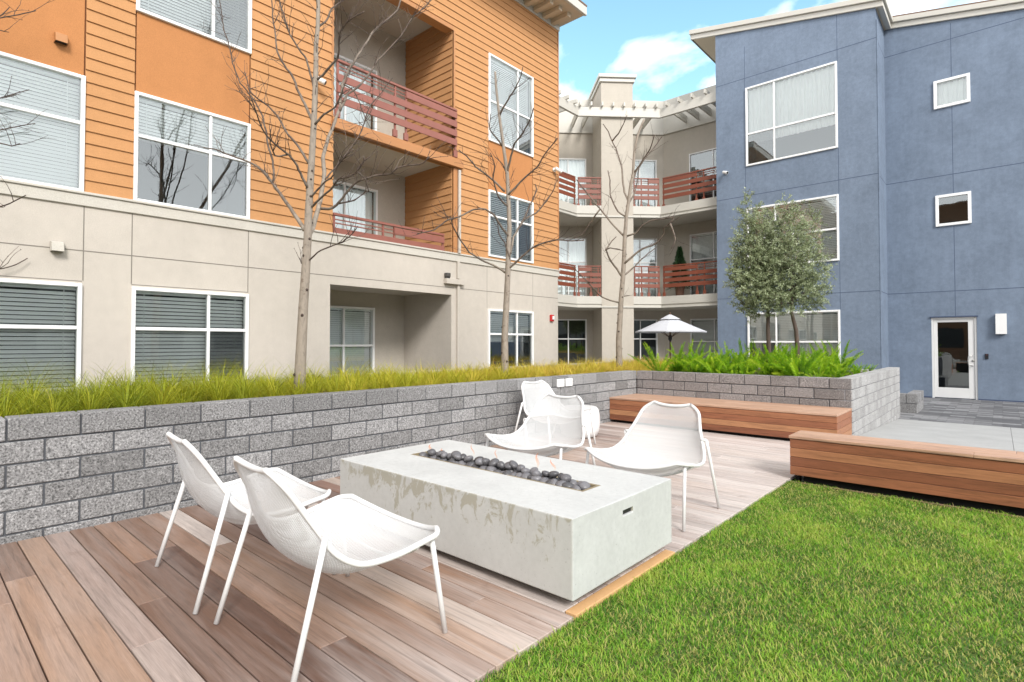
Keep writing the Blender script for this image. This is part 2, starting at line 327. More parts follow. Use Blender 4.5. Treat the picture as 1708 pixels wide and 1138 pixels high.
# ------------------------------------------------------------------ mesh helpers
WORLD = set()
class MB:
    def __init__(s): s.v = []; s.f = []; s.t = []; s.m = []
    def face(s, pts, tone=.5, mi=0):
        i = len(s.v); s.v += [tuple(p) for p in pts]; s.f.append(tuple(range(i, i + len(pts)))); s.t.append(tone); s.m.append(mi)
    def mesh(s, vs, fs, tone=.5, mi=0):
        i = len(s.v); s.v += [tuple(p) for p in vs]
        for f in fs: s.f.append(tuple(i + k for k in f)); s.t.append(tone); s.m.append(mi)
    def box(s, x0, x1, y0, y1, z0, z1, tone=.5, mi=0):
        s.mesh([(x0, y0, z0), (x1, y0, z0), (x1, y1, z0), (x0, y1, z0), (x0, y0, z1), (x1, y0, z1), (x1, y1, z1), (x0, y1, z1)],
               [(0, 3, 2, 1), (4, 5, 6, 7), (0, 1, 5, 4), (1, 2, 6, 5), (2, 3, 7, 6), (3, 0, 4, 7)], tone, mi)
    def fbox(s, F, u0, u1, z0, z1, d0, d1, tone=.5, mi=0):
        c = [F(u0, z0, d0), F(u1, z0, d0), F(u1, z0, d1), F(u0, z0, d1), F(u0, z1, d0), F(u1, z1, d0), F(u1, z1, d1), F(u0, z1, d1)]
        s.mesh(c, [(0, 3, 2, 1), (4, 5, 6, 7), (0, 1, 5, 4), (1, 2, 6, 5), (2, 3, 7, 6), (3, 0, 4, 7)], tone, mi)
    def prism(s, poly, z0, z1, tone=.5, mi=0):
        n = len(poly)
        vs = [(x, y, z0) for x, y in poly] + [(x, y, z1) for x, y in poly]
        s.mesh(vs, [tuple(range(n))[::-1], tuple(range(n, 2 * n))] + [(i, (i + 1) % n, n + (i + 1) % n, n + i) for i in range(n)], tone, mi)
    def tube(s, pts, rad, n=8, tone=.5, mi=0, cap=True):
        pts = [Vector(p) for p in pts]
        if isinstance(rad, (int, float)): rad = [rad] * len(pts)
        i0 = len(s.v); prev = None
        for k, p in enumerate(pts):
            d = (pts[min(k + 1, len(pts) - 1)] - pts[max(k - 1, 0)])
            d = d.normalized() if d.length > 1e-9 else Vector((0, 0, 1))
            if prev is None:
                a = d.orthogonal().normalized()
            else:
                a = prev - d * prev.dot(d); a = a.normalized() if a.length > 1e-6 else d.orthogonal().normalized()
            prev = a; b = d.cross(a)
            for j in range(n):
                th = 2 * math.pi * j / n; q = p + (a * math.cos(th) + b * math.sin(th)) * rad[k]; s.v.append(tuple(q))
        for k in range(len(pts) - 1):
            tk = tone[k] if isinstance(tone, (list, tuple)) else tone
            for j in range(n):
                s.f.append((i0 + k * n + j, i0 + k * n + (j + 1) % n, i0 + (k + 1) * n + (j + 1) % n, i0 + (k + 1) * n + j)); s.t.append(tk); s.m.append(mi)
        if cap:
            tk = tone[0] if isinstance(tone, (list, tuple)) else tone
            s.f.append(tuple(i0 + j for j in range(n))[::-1]); s.t.append(tk); s.m.append(mi)
            e = i0 + (len(pts) - 1) * n; s.f.append(tuple(e + j for j in range(n))); s.t.append(tk); s.m.append(mi)
    def mesh_join(s, o):
        i = len(s.v); s.v += o.v; s.f += [tuple(i + k for k in f) for f in o.f]; s.t += o.t; s.m += o.m
    def lathe(s, prof, c=(0, 0, 0), n=24, tone=.5, mi=0):
        i0 = len(s.v)
        for r, z in prof:
            for j in range(n):
                th = 2 * math.pi * j / n; s.v.append((c[0] + r * math.cos(th), c[1] + r * math.sin(th), c[2] + z))
        for k in range(len(prof) - 1):
            for j in range(n):
                s.f.append((i0 + k * n + j, i0 + k * n + (j + 1) % n, i0 + (k + 1) * n + (j + 1) % n, i0 + (k + 1) * n + j)); s.t.append(tone); s.m.append(mi)
    def build(s, name, mats, parent=None, smooth=False, bevel=0, seg=2, inv=None):
        me = bpy.data.meshes.new(name); me.from_pydata(s.v, [], s.f)
        if not isinstance(mats, (list, tuple)): mats = [mats]
        for m in mats: me.materials.append(m)
        a = me.attributes.new('tone', 'FLOAT', 'FACE'); a.data.foreach_set('value', s.t)
        me.polygons.foreach_set('material_index', s.m)
        if smooth: me.polygons.foreach_set('use_smooth', [True] * len(s.f))
        me.update()
        return link(name, me, parent, bevel, seg)
def link(name, me, parent=None, bevel=0, seg=2):
    o = bpy.data.objects.new(name, me); col.objects.link(o)
    if parent is not None:
        o.parent = parent; o.matrix_parent_inverse = parent_matrix(parent).inverted() if parent.name in WORLD else Matrix.Identity(4)
    if bevel:
        b = o.modifiers.new('bevel', 'BEVEL'); b.width = bevel; b.segments = seg; b.limit_method = 'ANGLE'; b.angle_limit = R(40)
    return o
def parent_matrix(o):
    m = Matrix.LocRotScale(o.location, o.rotation_euler, o.scale)
    return parent_matrix(o.parent) @ m if o.parent else m
def np_mesh(name, V, Fq, tone, mat, parent=None, smooth=False):
    """V (n,3), Fq (m,k) constant-size faces, tone (m,)"""
    me = bpy.data.meshes.new(name); n, (m, k) = len(V), Fq.shape
    me.vertices.add(n); me.vertices.foreach_set('co', np.ascontiguousarray(V, dtype=np.float32).ravel())
    me.loops.add(m * k); me.loops.foreach_set('vertex_index', np.ascontiguousarray(Fq, dtype=np.int32).ravel())
    me.polygons.add(m); me.polygons.foreach_set('loop_start', np.arange(0, m * k, k, dtype=np.int32))
    me.materials.append(mat)
    a = me.attributes.new('tone', 'FLOAT', 'FACE'); a.data.foreach_set('value', np.ascontiguousarray(tone, dtype=np.float32))
    me.update(calc_edges=True); me.validate()
    return link(name, me, parent)
def tag(o, label=None, cat=None, group=None, kind=None):
    if label: o['label'] = label
    if cat: o['category'] = cat
    if group: o['group'] = group
    if kind: o['kind'] = kind
    return o
def empty(name, loc=(0, 0, 0), rz=0, label=None, cat=None, group=None, world=False):
    o = bpy.data.objects.new(name, None); col.objects.link(o); o.location = loc; o.rotation_euler = (0, 0, rz); o.empty_display_size = .2
    if world: WORLD.add(o.name)        # its parts are written in world coordinates
    return tag(o, label, cat, group)
def copy_tree(o, parent=None):
    c = o.copy(); col.objects.link(c)
    if parent: c.parent = parent
    for ch in list(o.children): copy_tree(ch, c)
    return c
def frame(o, u, n):
    o, u, n = Vector((*o, 0)), Vector((*u, 0)), Vector((*n, 0))
    return lambda a, z, d=0: tuple(o + u * a + n * d + Vector((0, 0, z)))

# ------------------------------------------------------------------ wall builders
def wall(mb, F, u0, u1, z0, z1, holes=(), reveal=.12, d=0, mi=0, tone=.5):
    us = sorted({u0, u1, *[min(max(x, u0), u1) for h in holes for x in h[:2]]}); zs = sorted({z0, z1, *[min(max(x, z0), z1) for h in holes for x in h[2:4]]})
    for a, b in zip(us, us[1:]):
        for c, e in zip(zs, zs[1:]):
            mu, mz = (a + b) / 2, (c + e) / 2
            if any(h[0] < mu < h[1] and h[2] < mz < h[3] for h in holes): continue
            mb.face([F(a, c, d), F(b, c, d), F(b, e, d), F(a, e, d)], tone, mi)
    for h in holes:
        a, b, c, e = h[:4]; r = h[4] if len(h) > 4 else reveal
        a, b, c, e = max(a, u0), min(b, u1), max(c, z0), min(e, z1)
        for p, q in (((a, c), (b, c)), ((b, c), (b, e)), ((b, e), (a, e)), ((a, e), (a, c))):
            mb.face([F(*p, d), F(*q, d), F(*q, d - r), F(*p, d - r)], tone, mi)
def siding(mb, F, u0, u1, z0, z1, holes=(), pitch=.158, lap=.022, low=.004, zref=0):
    k0 = math.floor((z0 - zref) / pitch); k = k0
    while zref + k * pitch < z1:
        zb, zt = zref + k * pitch, zref + (k + 1) * pitch; k += 1
        a0, a1 = max(zb, z0), min(zt, z1)
        cuts = sorted({a0, a1, *[z for h in holes for z in h[2:4] if a0 < z < a1]})
        tone = rnd.random()
        for c, e in zip(cuts, cuts[1:]):
            if e - c < .002: continue
            mz = (c + e) / 2; iv = [(u0, u1)]
            for h in holes:
                if h[2] < mz < h[3]:
                    nv = []
                    for p, q in iv:
                        if h[1] <= p or h[0] >= q: nv.append((p, q)); continue
                        if h[0] > p: nv.append((p, h[0]))
                        if h[1] < q: nv.append((h[1], q))
                    iv = nv
            dd = lambda z: lap + (low - lap) * (z - zb) / pitch
            for p, q in iv:
                mb.face([F(p, c, dd(c)), F(q, c, dd(c)), F(q, e, dd(e)), F(p, e, dd(e))], tone)
                mb.face([F(p, c, 0), F(q, c, 0), F(q, c, dd(c)), F(p, c, dd(c))], tone)
                mb.face([F(p, c, 0), F(p, c, dd(c)), F(p, e, dd(e)), F(p, e, 0)], tone); mb.face([F(q, c, 0), F(q, e, 0), F(q, e, dd(e)), F(q, c, dd(c))], tone)
def window(par, F, u0, u1, z0, z1, mull=(), trans=(), blind='closed', fw=.046, dep=.045, name='window', mat='white_frame', screen=None, cut=1.0, pitch=.045):
    """frame mesh > pane, blind, room"""
    mb = MB(); d0, d1 = -.07, dep
    mb.fbox(F, u0, u0 + fw, z0, z1, d0, d1); mb.fbox(F, u1 - fw, u1, z0, z1, d0, d1)
    mb.fbox(F, u0 + fw, u1 - fw, z0, z0 + fw, d0, d1 + .002); mb.fbox(F, u0 + fw, u1 - fw, z1 - fw, z1, d0, d1)
    for t in trans: mb.fbox(F, u0 + fw, u1 - fw, t - fw * .5, t + fw * .5, d0 + .01, d1 - .018)
    for m in mull: mb.fbox(F, m - fw * .42, m + fw * .42, z0 + fw, z1 - fw, d0 + .012, d1 - .015)
    wnd = mb.build(name, M[mat], par, bevel=.006, seg=1)
    g = MB(); g.face([F(u0 + fw * .5, z0 + fw * .5, .0), F(u1 - fw * .5, z0 + fw * .5, .0), F(u1 - fw * .5, z1 - fw * .5, .0), F(u0 + fw * .5, z1 - fw * .5, .0)])
    g.build('pane', M['glass'], wnd)
    b = MB(); zb = z1 - fw - (z1 - z0 - 2 * fw) * cut; k = z1 - fw - .03
    if blind in ('closed', 'open', 'half'):
        tilt = {'closed': 64, 'half': 54, 'open': 24}[blind]; hw = .0265
        b.fbox(F, u0 + fw, u1 - fw, k - .005, k + .03, -.115, -.072)
        while k > zb + .02:
            k -= pitch; jt = R(tilt + rnd.uniform(-2, 2)); dz, dd = hw * math.sin(jt), hw * math.cos(jt)
            b.face([F(u0 + fw, k - dz, -.093 + dd), F(u1 - fw, k - dz, -.093 + dd), F(u1 - fw, k + dz, -.093 - dd), F(u0 + fw, k + dz, -.093 - dd)])
        b.fbox(F, u0 + fw, u1 - fw, k - .045, k - .03, -.112, -.075)
        for q in np.linspace(u0 + fw + .12, u1 - fw - .12, max(2, int((u1 - u0) / .55))):
            b.fbox(F, q - .004, q + .004, k, z1 - fw - .03, -.069, -.067)
        b.build('blind', M['blind'], wnd)
    elif blind == 'curtain':
        n = int((u1 - u0) / .02); us = np.linspace(u0 + fw, u1 - fw, n)
        pr = [(.018 * math.sin(q * 42) + .008 * math.sin(q * 97)) for q in us]
        for i in range(n - 1):
            b.face([F(us[i], zb, -.105 + pr[i]), F(us[i + 1], zb, -.105 + pr[i + 1]), F(us[i + 1], z1 - fw, -.105 + pr[i + 1]), F(us[i], z1 - fw, -.105 + pr[i])])
        b.build('curtain', M['curtain'], wnd)
    if screen:
        s = MB(); s.fbox(F, screen[0], screen[1], screen[2], screen[3], -.035, -.03); 
        s.build('insect_screen', M['screen'], wnd)
    r = MB(); D = -.9
    r.face([F(u0, z0, D), F(u1, z0, D), F(u1, z1, D), F(u0, z1, D)])
    for p, q in (((u0, z0), (u1, z0)), ((u1, z0), (u1, z1)), ((u1, z1), (u0, z1)), ((u0, z1), (u0, z0))):
        r.face([F(*p, -.07), F(*q, -.07), F(*q, D), F(*p, D)])
    r.build('dark_room', M['room'], wnd)
    return wnd
def screen_mat():
    m, t, p = new_mat('insect_screen'); out = t.nodes['Material Output']; p.inputs['Base Color'].default_value = (.16, .17, .18, 1); p.inputs['Roughness'].default_value = .7
    tr = t.nodes.new('ShaderNodeBsdfTransparent'); mxs = t.nodes.new('ShaderNodeMixShader'); mxs.inputs[0].default_value = .38
    t.links.new(tr.outputs[0], mxs.inputs[1]); t.links.new(p.outputs[0], mxs.inputs[2]); t.links.new(mxs.outputs[0], out.inputs[0]); return m
M['screen'] = screen_mat()
def railing(par, F, u0, u1, zt, split, d=0, right=True, foot=.28, rows=4, mat='rail'):
    """top rail, wide slats in rows, the top row only on one side of split, thin bars on the other"""
    mb = MB(); h, p = .135, .197
    mb.fbox(F, u0, u1, zt - .045, zt, d - .03, d + .03)
    for k in range(rows):
        a, b = u0, u1
        if k == 0 and split is not None: a, b = (split, u1) if right else (u0, split)
        z = zt - .065 - k * p
        mb.fbox(F, a + .004, b - .004, z - h, z, d + .012, d + .034, rnd.random())
    if split is not None:
        a, b = (u0, split) if right else (split, u1)
        for z in (zt - .11, zt - .175): mb.fbox(F, a, b, z - .011, z + .011, d - .008, d + .006)
    posts = [u0 + .025, u1 - .025]
    if split is not None: posts += [split + (.02 if right else -.02), split + (-.24 if right else .24)]
    zb = zt - .065 - (rows - 1) * p - h
    for q in posts:
        mb.fbox(F, q - .02, q + .02, zb - (foot - .1 if foot else 0), zt - .045, d - .025, d + .010)
        if foot: mb.fbox(F, q - .05, q + .05, zb - foot + .02, zb - foot + .16, d - .03, d + .014)
    return mb.build('balcony_railing', M[mat], par, bevel=.004, seg=1)

# ================================================================== THE SETTING
GZ = -.20                                             # courtyard level by the buildings; the deck top is z = 0
mb = MB(); mb.face([(-150, -150, GZ - .06), (150, -150, GZ - .06), (150, 150, GZ - .06), (-150, 150, GZ - .06)])
tag(mb.build('ground', plain('courtyard_ground', (.30, .29, .27), .9, var=.1, vs=2)), kind='structure')
XW, XD, XP = -5.02, -1.59, -1.60                      # planter wall face, deck edge, side wall of the far planter
YE, YF = 9.07, 14.0                                   # end wall face, far end of the planter

# --- timber deck, boards laid across from the block wall to the lawn
mb = MB(); y = -2.52; k = 0; pitch, gap = .1402, .0065
while y < YE:
    y0, y1 = y + gap / 2, min(y + pitch - gap / 2, YE); x = XW; first = True
    while x < XD - .01:
        ln = rnd.uniform(2.2, 4.0); ln = ln * rnd.uniform(.3, 1) if first else ln; first = False
        x1 = min(x + ln, XD)
        if XD - x1 < .35: x1 = XD
        pit = 2.26 < (y0 + y1) / 2 < 3.37
        if pit and x1 == XD: x1 = -1.66
        mb.box(x, x1 - .003, y0, y1, -.03, 0, rnd.random())
        if pit and x1 == -1.66: break
        x = x1
    y += pitch; k += 1
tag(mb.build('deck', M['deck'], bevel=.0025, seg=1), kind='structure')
mb = MB(); mb.box(-1.658, XD - .002, 2.262, 3.366, -.032, .001, .9); mb.box(-1.658, XD - .002, 2.262, 3.366, -.032, .001, .9) if False else None
tag(mb.build('deck_infill_strip', plain('fresh_pine_strip', (.60, .36, .17), .6, var=.12, vs=12), bevel=.003), kind='structure')
mb = MB(); mb.box(XW, XD - .012, -2.5, YE, -.16, -.031)
tag(mb.build('deck_substructure', M['dark']), kind='structure')

# --- lawn soil and blades
LX0, LX1, LY0, LY1 = XD + .004, 4.6, -2.5, 5.90
mb = MB(); mb.box(LX0, LX1, LY0, LY1, GZ - .05, -.022)
tag(mb.build('lawn_soil', plain('lawn_soil', (.085, .12, .025), .95, var=.4, vs=30)), kind='structure')
def lawn():
    g = np.random.default_rng(3); n = 640000
    x = LX0 + (LX1 - LX0) * g.random(n) ** 1.15; y = LY0 + (LY1 - LY0) * g.random(n)
    keep = (y > -.6) | (g.random(n) < .35); x, y = x[keep], y[keep]; n = len(x)
    def wob(fx, fy, ph): return np.sin(x * fx + ph + 1.7 * np.sin(y * fy * .6)) * np.sin(y * fy + .6 * ph + 1.3 * np.sin(x * fx * .7))
    patch = .5 + .22 * wob(2.1, 2.6, .4) + .22 * wob(5.3, 4.1, 2.2) + .22 * wob(11, 13, 1.1)
    hgt = (.011 + .015 * g.random(n)) * (.75 + .5 * patch)
    edge = np.clip((x - LX0) / .08, 0, 1); hgt *= (.85 + .15 * edge) * (1 + (g.random(n) < .04) * .7)
    th = g.random(n) * 2 * np.pi; lean = hgt * (.4 + 1.3 * g.random(n)); wd = .0012 + .0014 * g.random(n)
    dx, dy = np.cos(th), np.sin(th); px, py = -dy, dx
    z0 = -.022
    P = np.zeros((n, 5, 3)); 
    def row(i, t, ww, hh):
        P[:, i, 0] = x + dx * lean * t + px * ww; P[:, i, 1] = y + dy * lean * t + py * ww; P[:, i, 2] = z0 + hh
    row(0, 0, wd, 0); row(1, 0, -wd, 0); row(2, .38, -wd * .9, hgt * .62); row(3, .38, wd * .9, hgt * .62); row(4, 1, 0, hgt)
    tone = np.clip(.31 + 1.0 * (patch - .5) + .21 * g.standard_normal(n), 0, .78)
    dry = g.random(n) < (.08 + .46 * np.clip(1 - patch, 0, 1) ** 1.3); tone[dry] = .8 + .2 * g.random(dry.sum())
    b = np.arange(n)[:, None] * 5
    F = np.concatenate([b + np.array([[0, 1, 2]]), b + np.array([[0, 2, 3]]), b + np.array([[3, 2, 4]])])
    return np_mesh('lawn', P.reshape(-1, 3), F, np.concatenate([tone] * 3), M['lawn'])
tag(lawn(), 'short green lawn with straw coloured blades beside the timber deck', 'grass', kind='stuff')

# --- concrete path falling gently to the pavers at the door
mb = MB()
for (a, b) in ((-1.59, .099), (.103, 2.6), (2.604, 8)):
    for (c, d, zc, zd) in ((6.36, 9.3, -.004, -.01), (9.3, 13.60, -.01, GZ)):
        mb.mesh([(a, c, zc), (b, c, zc), (b, d, zd), (a, d, zd), (a, c, -.30), (b, c, -.30), (b, d, -.30), (a, d, -.30)], [(0, 1, 2, 3), (0, 4, 5, 1), (2, 6, 7, 3), (1, 5, 6, 2), (0, 3, 7, 4)])
tag(mb.build('concrete_path', M['concrete_path']), kind='structure')
mb = MB(); mb.box(-1.9, 8, 13.605, 19.5, GZ - .055, GZ + .002)
tag(mb.build('paver_path', M['paver']), kind='structure')
mb = MB(); mb.box(-20, -1.9, 14.05, 24, GZ - .05, GZ - .004)
tag(mb.build('patio', M['concrete_path']), kind='structure')

# --- block planter: long wall, end wall, side wall, low rear wall
def blocks(mb, F, u0, u1, ztop, zbot, start, bl=.402, ch=.157, dep=.19, mi=0, u_in=0, joint=.0125, mort=1):
    z = ztop; r = 0
    while z > zbot:
        zb = max(z - ch, zbot); s = start + (bl / 2 if r % 2 else 0); u = s - math.ceil((s - u0) / bl) * bl
        while u < u1:
            a, b = max(u, u0), min(u + bl, u1); u += bl
            if b - a < .03: continue
            o = rnd.uniform(0, .004); cap = .004 if r == 0 else 0
            mb.fbox(F, a + joint / 2, b - joint / 2, zb + joint / 2, z - (0 if r == 0 else joint / 2), -dep - cap, o + cap, rnd.random(), mi)
        z = zb; r += 1
    mb.fbox(F, u0 + .004, u1 - .004, zbot, ztop - .012, -dep + .01, -.009, .5, mort)
pl = empty('block_planter', (XW, YE, 0), 0, 'long L-shaped grey concrete block planter full of grass and ferns around the deck', 'planter', world=True)
FW = frame((XW, 0), (0, 1), (1, 0)); FE = frame((XW, YE), (1, 0), (0, -1)); FS = frame((XP, YE), (0, 1), (1, 0))
ZT = .838
mb = MB(); blocks(mb, FW, -2.6, YE, ZT, -.16, .502); mb.build('long_wall', [M['block'], M['mortar']], pl, bevel=.005, seg=1)
mb = MB(); blocks(mb, FE, .004, XP - XW - .003, ZT - .002, -.16, .318); mb.build('end_wall', [M['block_brown'], M['mortar']], pl, bevel=.005, seg=1)
mb = MB(); blocks(mb, FS, .0, YF - YE, ZT, GZ - .05, .1, bl=.20); mb.build('side_wall', [M['block_pale'], M['mortar_pale']], pl, bevel=.004, seg=1)
FR = frame((-7.62, 0), (0, 1), (-1, 0)); FB = frame((-7.62, YF), (1, 0), (0, 1))
mb = MB(); mb.box(-7.62, -7.44, -2.6, YF, GZ - .05, .862); mb.box(-7.44, XP - .196, YF - .18, YF - .002, GZ - .05, .78)
mb.build('rear_wall', M['block_pale'], pl, bevel=.008, seg=1)
ZS = .73
mb = MB(); mb.box(-7.44, XW - .19, -2.6, YF - .18, .3, ZS); mb.box(XW - .19, XP - .19, YE + .19, YF - .18, .3, ZS - .003)
tag(mb.build('planter_soil', M['soil']), kind='structure')
lp = MB(); FL = frame((-2.4, 14.9), (1, 0), (0, -1)); FL2 = frame((-1.4, 14.9), (0, 1), (1, 0))
blocks(lp, FL, 0, 1.0, .22, GZ, .0, ch=.21, mi=0); blocks(lp, FL2, .004, 1.35, .221, GZ, .1, bl=.2, ch=.21, mi=0)
lpo = empty('low_planter', (-1.9, 15.5, GZ), 0, 'small low concrete block planter on the pavers between tall planter and glazed door', 'planter', world=True)
lp.build('planter_wall', [M['block'], M['mortar']], lpo, bevel=.005, seg=1)
mb = MB(); mb.box(-2.4, -1.6, 15.09, 16.3, GZ, .12); mb.build('soil_bed', M['soil'], lpo)

# ================================================================== ORANGE BUILDING
OX = -8.7
ob = empty('orange_building', (OX, 5, GZ), 0, 'three storey building with orange lap siding above a cream stucco ground floor', 'building', world=True)
FO = frame((OX, 0), (0, 1), (1, 0))
Y0, Y1 = -4.0, 11.57
ZB0, ZB1 = 3.09, 3.27                                 # cream band
bays = dict(A=(.02, 1.55), B=(2.08, 3.61), R=(8.92, 10.52))
Z1 = (.15, 2.10); Z2 = (3.25, 4.75); Z3 = (5.85, 7.92); ZR3 = (5.98, 8.0); ZR2 = (3.32, 4.85); ZR1 = (.5, 2.12)
bal3 = (5.03, 7.85, 5.30, 8.06); bal2 = (5.03, 7.85, ZB1, 5.10); niche = (5.0, 7.82, GZ, 2.37)
# stucco base
mb = MB(); wins1 = [(*bays['A'], *Z1), (*bays['B'], *Z1), (*bays['R'], *ZR1), (-2.5, -.9, *Z1)]
wall(mb, FO, Y0, Y1, GZ, ZB0, [w for w in wins1] + [(*niche, .0)])
wall(mb, frame((-12.6, Y1), (1, 0), (0, 1)), 0, 3.9, GZ, 9.7)
mb.build('stucco_wall', M['stucco_beige'], ob)
mb = MB()
for z in (2.52,): 
    for a, b in ((Y0, 7.90), (8.05, Y1)): mb.fbox(FO, a, b, z - .007, z + .007, -.004, .0015)
for yv in (1.56, 2.08, 3.605): mb.fbox(FO, yv - .006, yv + .006, 2.14, ZB0, -.004, .0018)
for yv in (8.9, 10.53): mb.fbox(FO, yv - .004, yv + .004, 2.14, ZB0, -.004, .0012)
for (a, b) in (bays['A'], bays['B']): mb.fbox(FO, a, b, 2.125, 2.137, -.004, .0012)
mb.build('control_joints', M['joint'], ob)
mb = MB(); mb.fbox(FO, Y0, Y1 + .03, ZB0, ZB1 - .035, -.02, .028); mb.fbox(FO, Y0, Y1 + .045, ZB1 - .035, ZB1 - .001, -.02, .05)
mb.build('cream_band', M['band'], ob, bevel=.006, seg=1)
# siding
panels = [(bays['A'][0], bays['A'][1], Z2[1], Z3[0]), (*bays['B'], Z2[1], Z3[0]), (*bays['R'], ZR2[1], ZR3[0]), (-2.5, -.9, Z2[1], Z3[0])]
wins = [(*bays['A'], *Z2), (*bays['A'], *Z3), (*bays['B'], *Z2), (*bays['B'], *Z3), (*bays['R'], *ZR2), (*bays['R'], *ZR3), (-2.5, -.9, *Z2), (-2.5, -.9, *Z3)]
trimh = [(7.85, 8.02, ZB1, 5.2)]
mb = MB(); siding(mb, FO, Y0, Y1 - .012, ZB1, 9.66, wins + panels + [bal3, bal2, (5.0, 8.06, 5.08, 5.31)] + trimh, zref=ZB1)
wall(mb, FO, Y0, Y1, ZB1, 9.8, wins + panels + [bal3, bal2], reveal=.1, d=-.002)
mb.build('lap_siding', M['siding'], ob)
mj = plain('brown_joint', (.16, .06, .02), .9)
for p in panels:
    mb = MB(); mb.fbox(FO, p[0] + .018, p[1] - .018, p[2], p[3], -.05, .006); po = mb.build('smooth_panel', M['panel'], ob)
    for q in (p[0], p[1] - .016): mb = MB(); mb.fbox(FO, q, q + .016, p[2], p[3], -.05, -.008); mb.build('panel_joint', mj, po)
def trims(*bx, name='corner_trim'):
    for q_ in bx: mb = MB(); mb.fbox(FO, *q_); mb.build(name, M['orange_trim'], ob, bevel=.005, seg=1)
trims((Y1 - .012, Y1 + .022, ZB1, 9.66, -.03, .03), (7.85, 7.955, ZB1, 5.09, -.02, .035), (7.955, 8.02, ZB1, 5.09, -.02, .022), (7.85, 7.90, 5.31, 8.06, -.02, .028), (4.995, 5.028, 5.31, 8.06, -.02, .028))
trims((5.035, 7.845, 8.05, 8.14, -.2, .03), name='header_trim')
mb = MB(); mb.fbox(FO, 4.99, 8.08, 5.10, 5.245, -.05, .10); mb.fbox(FO, 5.0, 8.06, 5.245, 5.30, -.05, .065); mb.build('balcony_ledge', M['orange_trim'], ob, bevel=.005, seg=1)
# balcony recesses
XBk = -10.33; FBk = frame((XBk, 0), (0, 1), (1, 0))
bw = {3: (5.35, 7.03, 5.42, 7.40), 2: (5.35, 7.06, 3.30, 4.74), 1: (5.35, 7.0, .05, 2.12)}
bz = {3: (5.30, 8.40), 2: (ZB1 - .02, 5.21), 1: (GZ, 2.44)}
FSd = frame((XBk, 7.84), (1, 0), (0, -1)); FSd2 = frame((OX, 5.035), (-1, 0), (0, 1))
for k in (1, 2, 3):
    mb = MB(); wall(mb, FBk, 4.9, 7.95, *bz[k], [bw[k]]); mb.build('balcony_rear_wall', M['stucco_tan'], ob)
    mb = MB(); z = bz[k][1]; mb.face([(OX - .01, 4.9, z), (OX - .01, 7.95, z), (XBk, 7.95, z), (XBk, 4.9, z)]); mb.build('balcony_ceiling', M['ceiling'], ob)
    if k > 1:
        mb = MB(); z = bz[k][0]; mb.face([(OX - .01, 4.9, z), (OX - .01, 7.95, z), (XBk, 7.95, z), (XBk, 4.9, z)]); mb.build('balcony_floor', M['ceiling'], ob)
        for FF in (FSd, FSd2):
            mb = MB(); siding(mb, FF, .01, 1.62, *bz[k], zref=ZB1); mb.face([FF(.01, bz[k][0], -.003), FF(1.62, bz[k][0], -.003), FF(1.62, bz[k][1], -.003), FF(.01, bz[k][1], -.003)]); mb.build('balcony_side_wall', M['siding'], ob)
mb = MB(); mb.fbox(FO, 5.03, 7.85, 8.142, 8.40, -.2, -.19); mb.build('header_face', M['ceiling'], ob)
for y in (7.82, 5.0):
    mb = MB(); mb.face([(OX, y, GZ), (XBk, y, GZ), (XBk, y, 2.44), (OX, y, 2.44)]); mb.build('patio_side_wall', M['stucco_beige'], ob)
mb = MB(); mb.face([(OX - .001, 5.0, 2.37), (OX - .001, 7.82, 2.37), (OX - .12, 7.82, 2.37), (OX - .12, 5.0, 2.37)]); mb.face([(OX - .12, 5.0, 2.37), (OX - .12, 7.82, 2.37), (OX - .12, 7.82, 2.44), (OX - .12, 5.0, 2.44)]); mb.build('patio_header', M['stucco_beige'], ob)
# balcony windows
for k in (3, 2, 1):
    b = bw[k]; window(ob, FBk, *b, mull=[6.25], trans=[b[2] + (b[3] - b[2]) * (.62 if k > 1 else .6)] if k == 1 else [], blind='half' if k == 1 else 'curtain', name='patio_window', cut=1)
railing(ob, FO, 5.06, 7.90, 6.34, 6.55, d=.06, foot=.26)
railing(ob, FO, 5.04, 7.60, 3.63, 6.33, d=.0, foot=0, rows=2)
# facade windows
def facade(b, z, m, t, blind, cut=1.0, scr=True, pitch=.045):
    window(ob, FO, *b, *z, mull=[m], trans=[t], blind=blind, cut=cut, pitch=pitch,
           screen=((m + .03, b[1] - .06) if m - b[0] > b[1] - m else (b[0] + .06, m - .03)) + (z[0] + .06, t - .03) if scr else None)
facade(bays['A'], Z1, .55, 1.54, 'half', pitch=.052); facade(bays['B'], Z1, 3.04, 1.54, 'half', pitch=.052)
facade(bays['A'], Z2, .55, 4.14, 'closed', scr=False); facade(bays['B'], Z2, 3.04, 4.16, 'closed', cut=.36)
facade(bays['A'], Z3, .55, 6.9, 'closed'); facade(bays['B'], Z3, 3.06, 6.9, 'closed')
facade(bays['R'], ZR1, 9.92, 1.55, 'half', cut=.42); facade(bays['R'], ZR2, 9.94, 4.27, 'half'); facade(bays['R'], ZR3, 9.95, 6.92, 'closed')
for z in (Z1, Z2, Z3): window(ob, FO, -2.5, -.9, *z, mull=[-1.9], trans=[z[0] + (z[1] - z[0]) * .6])
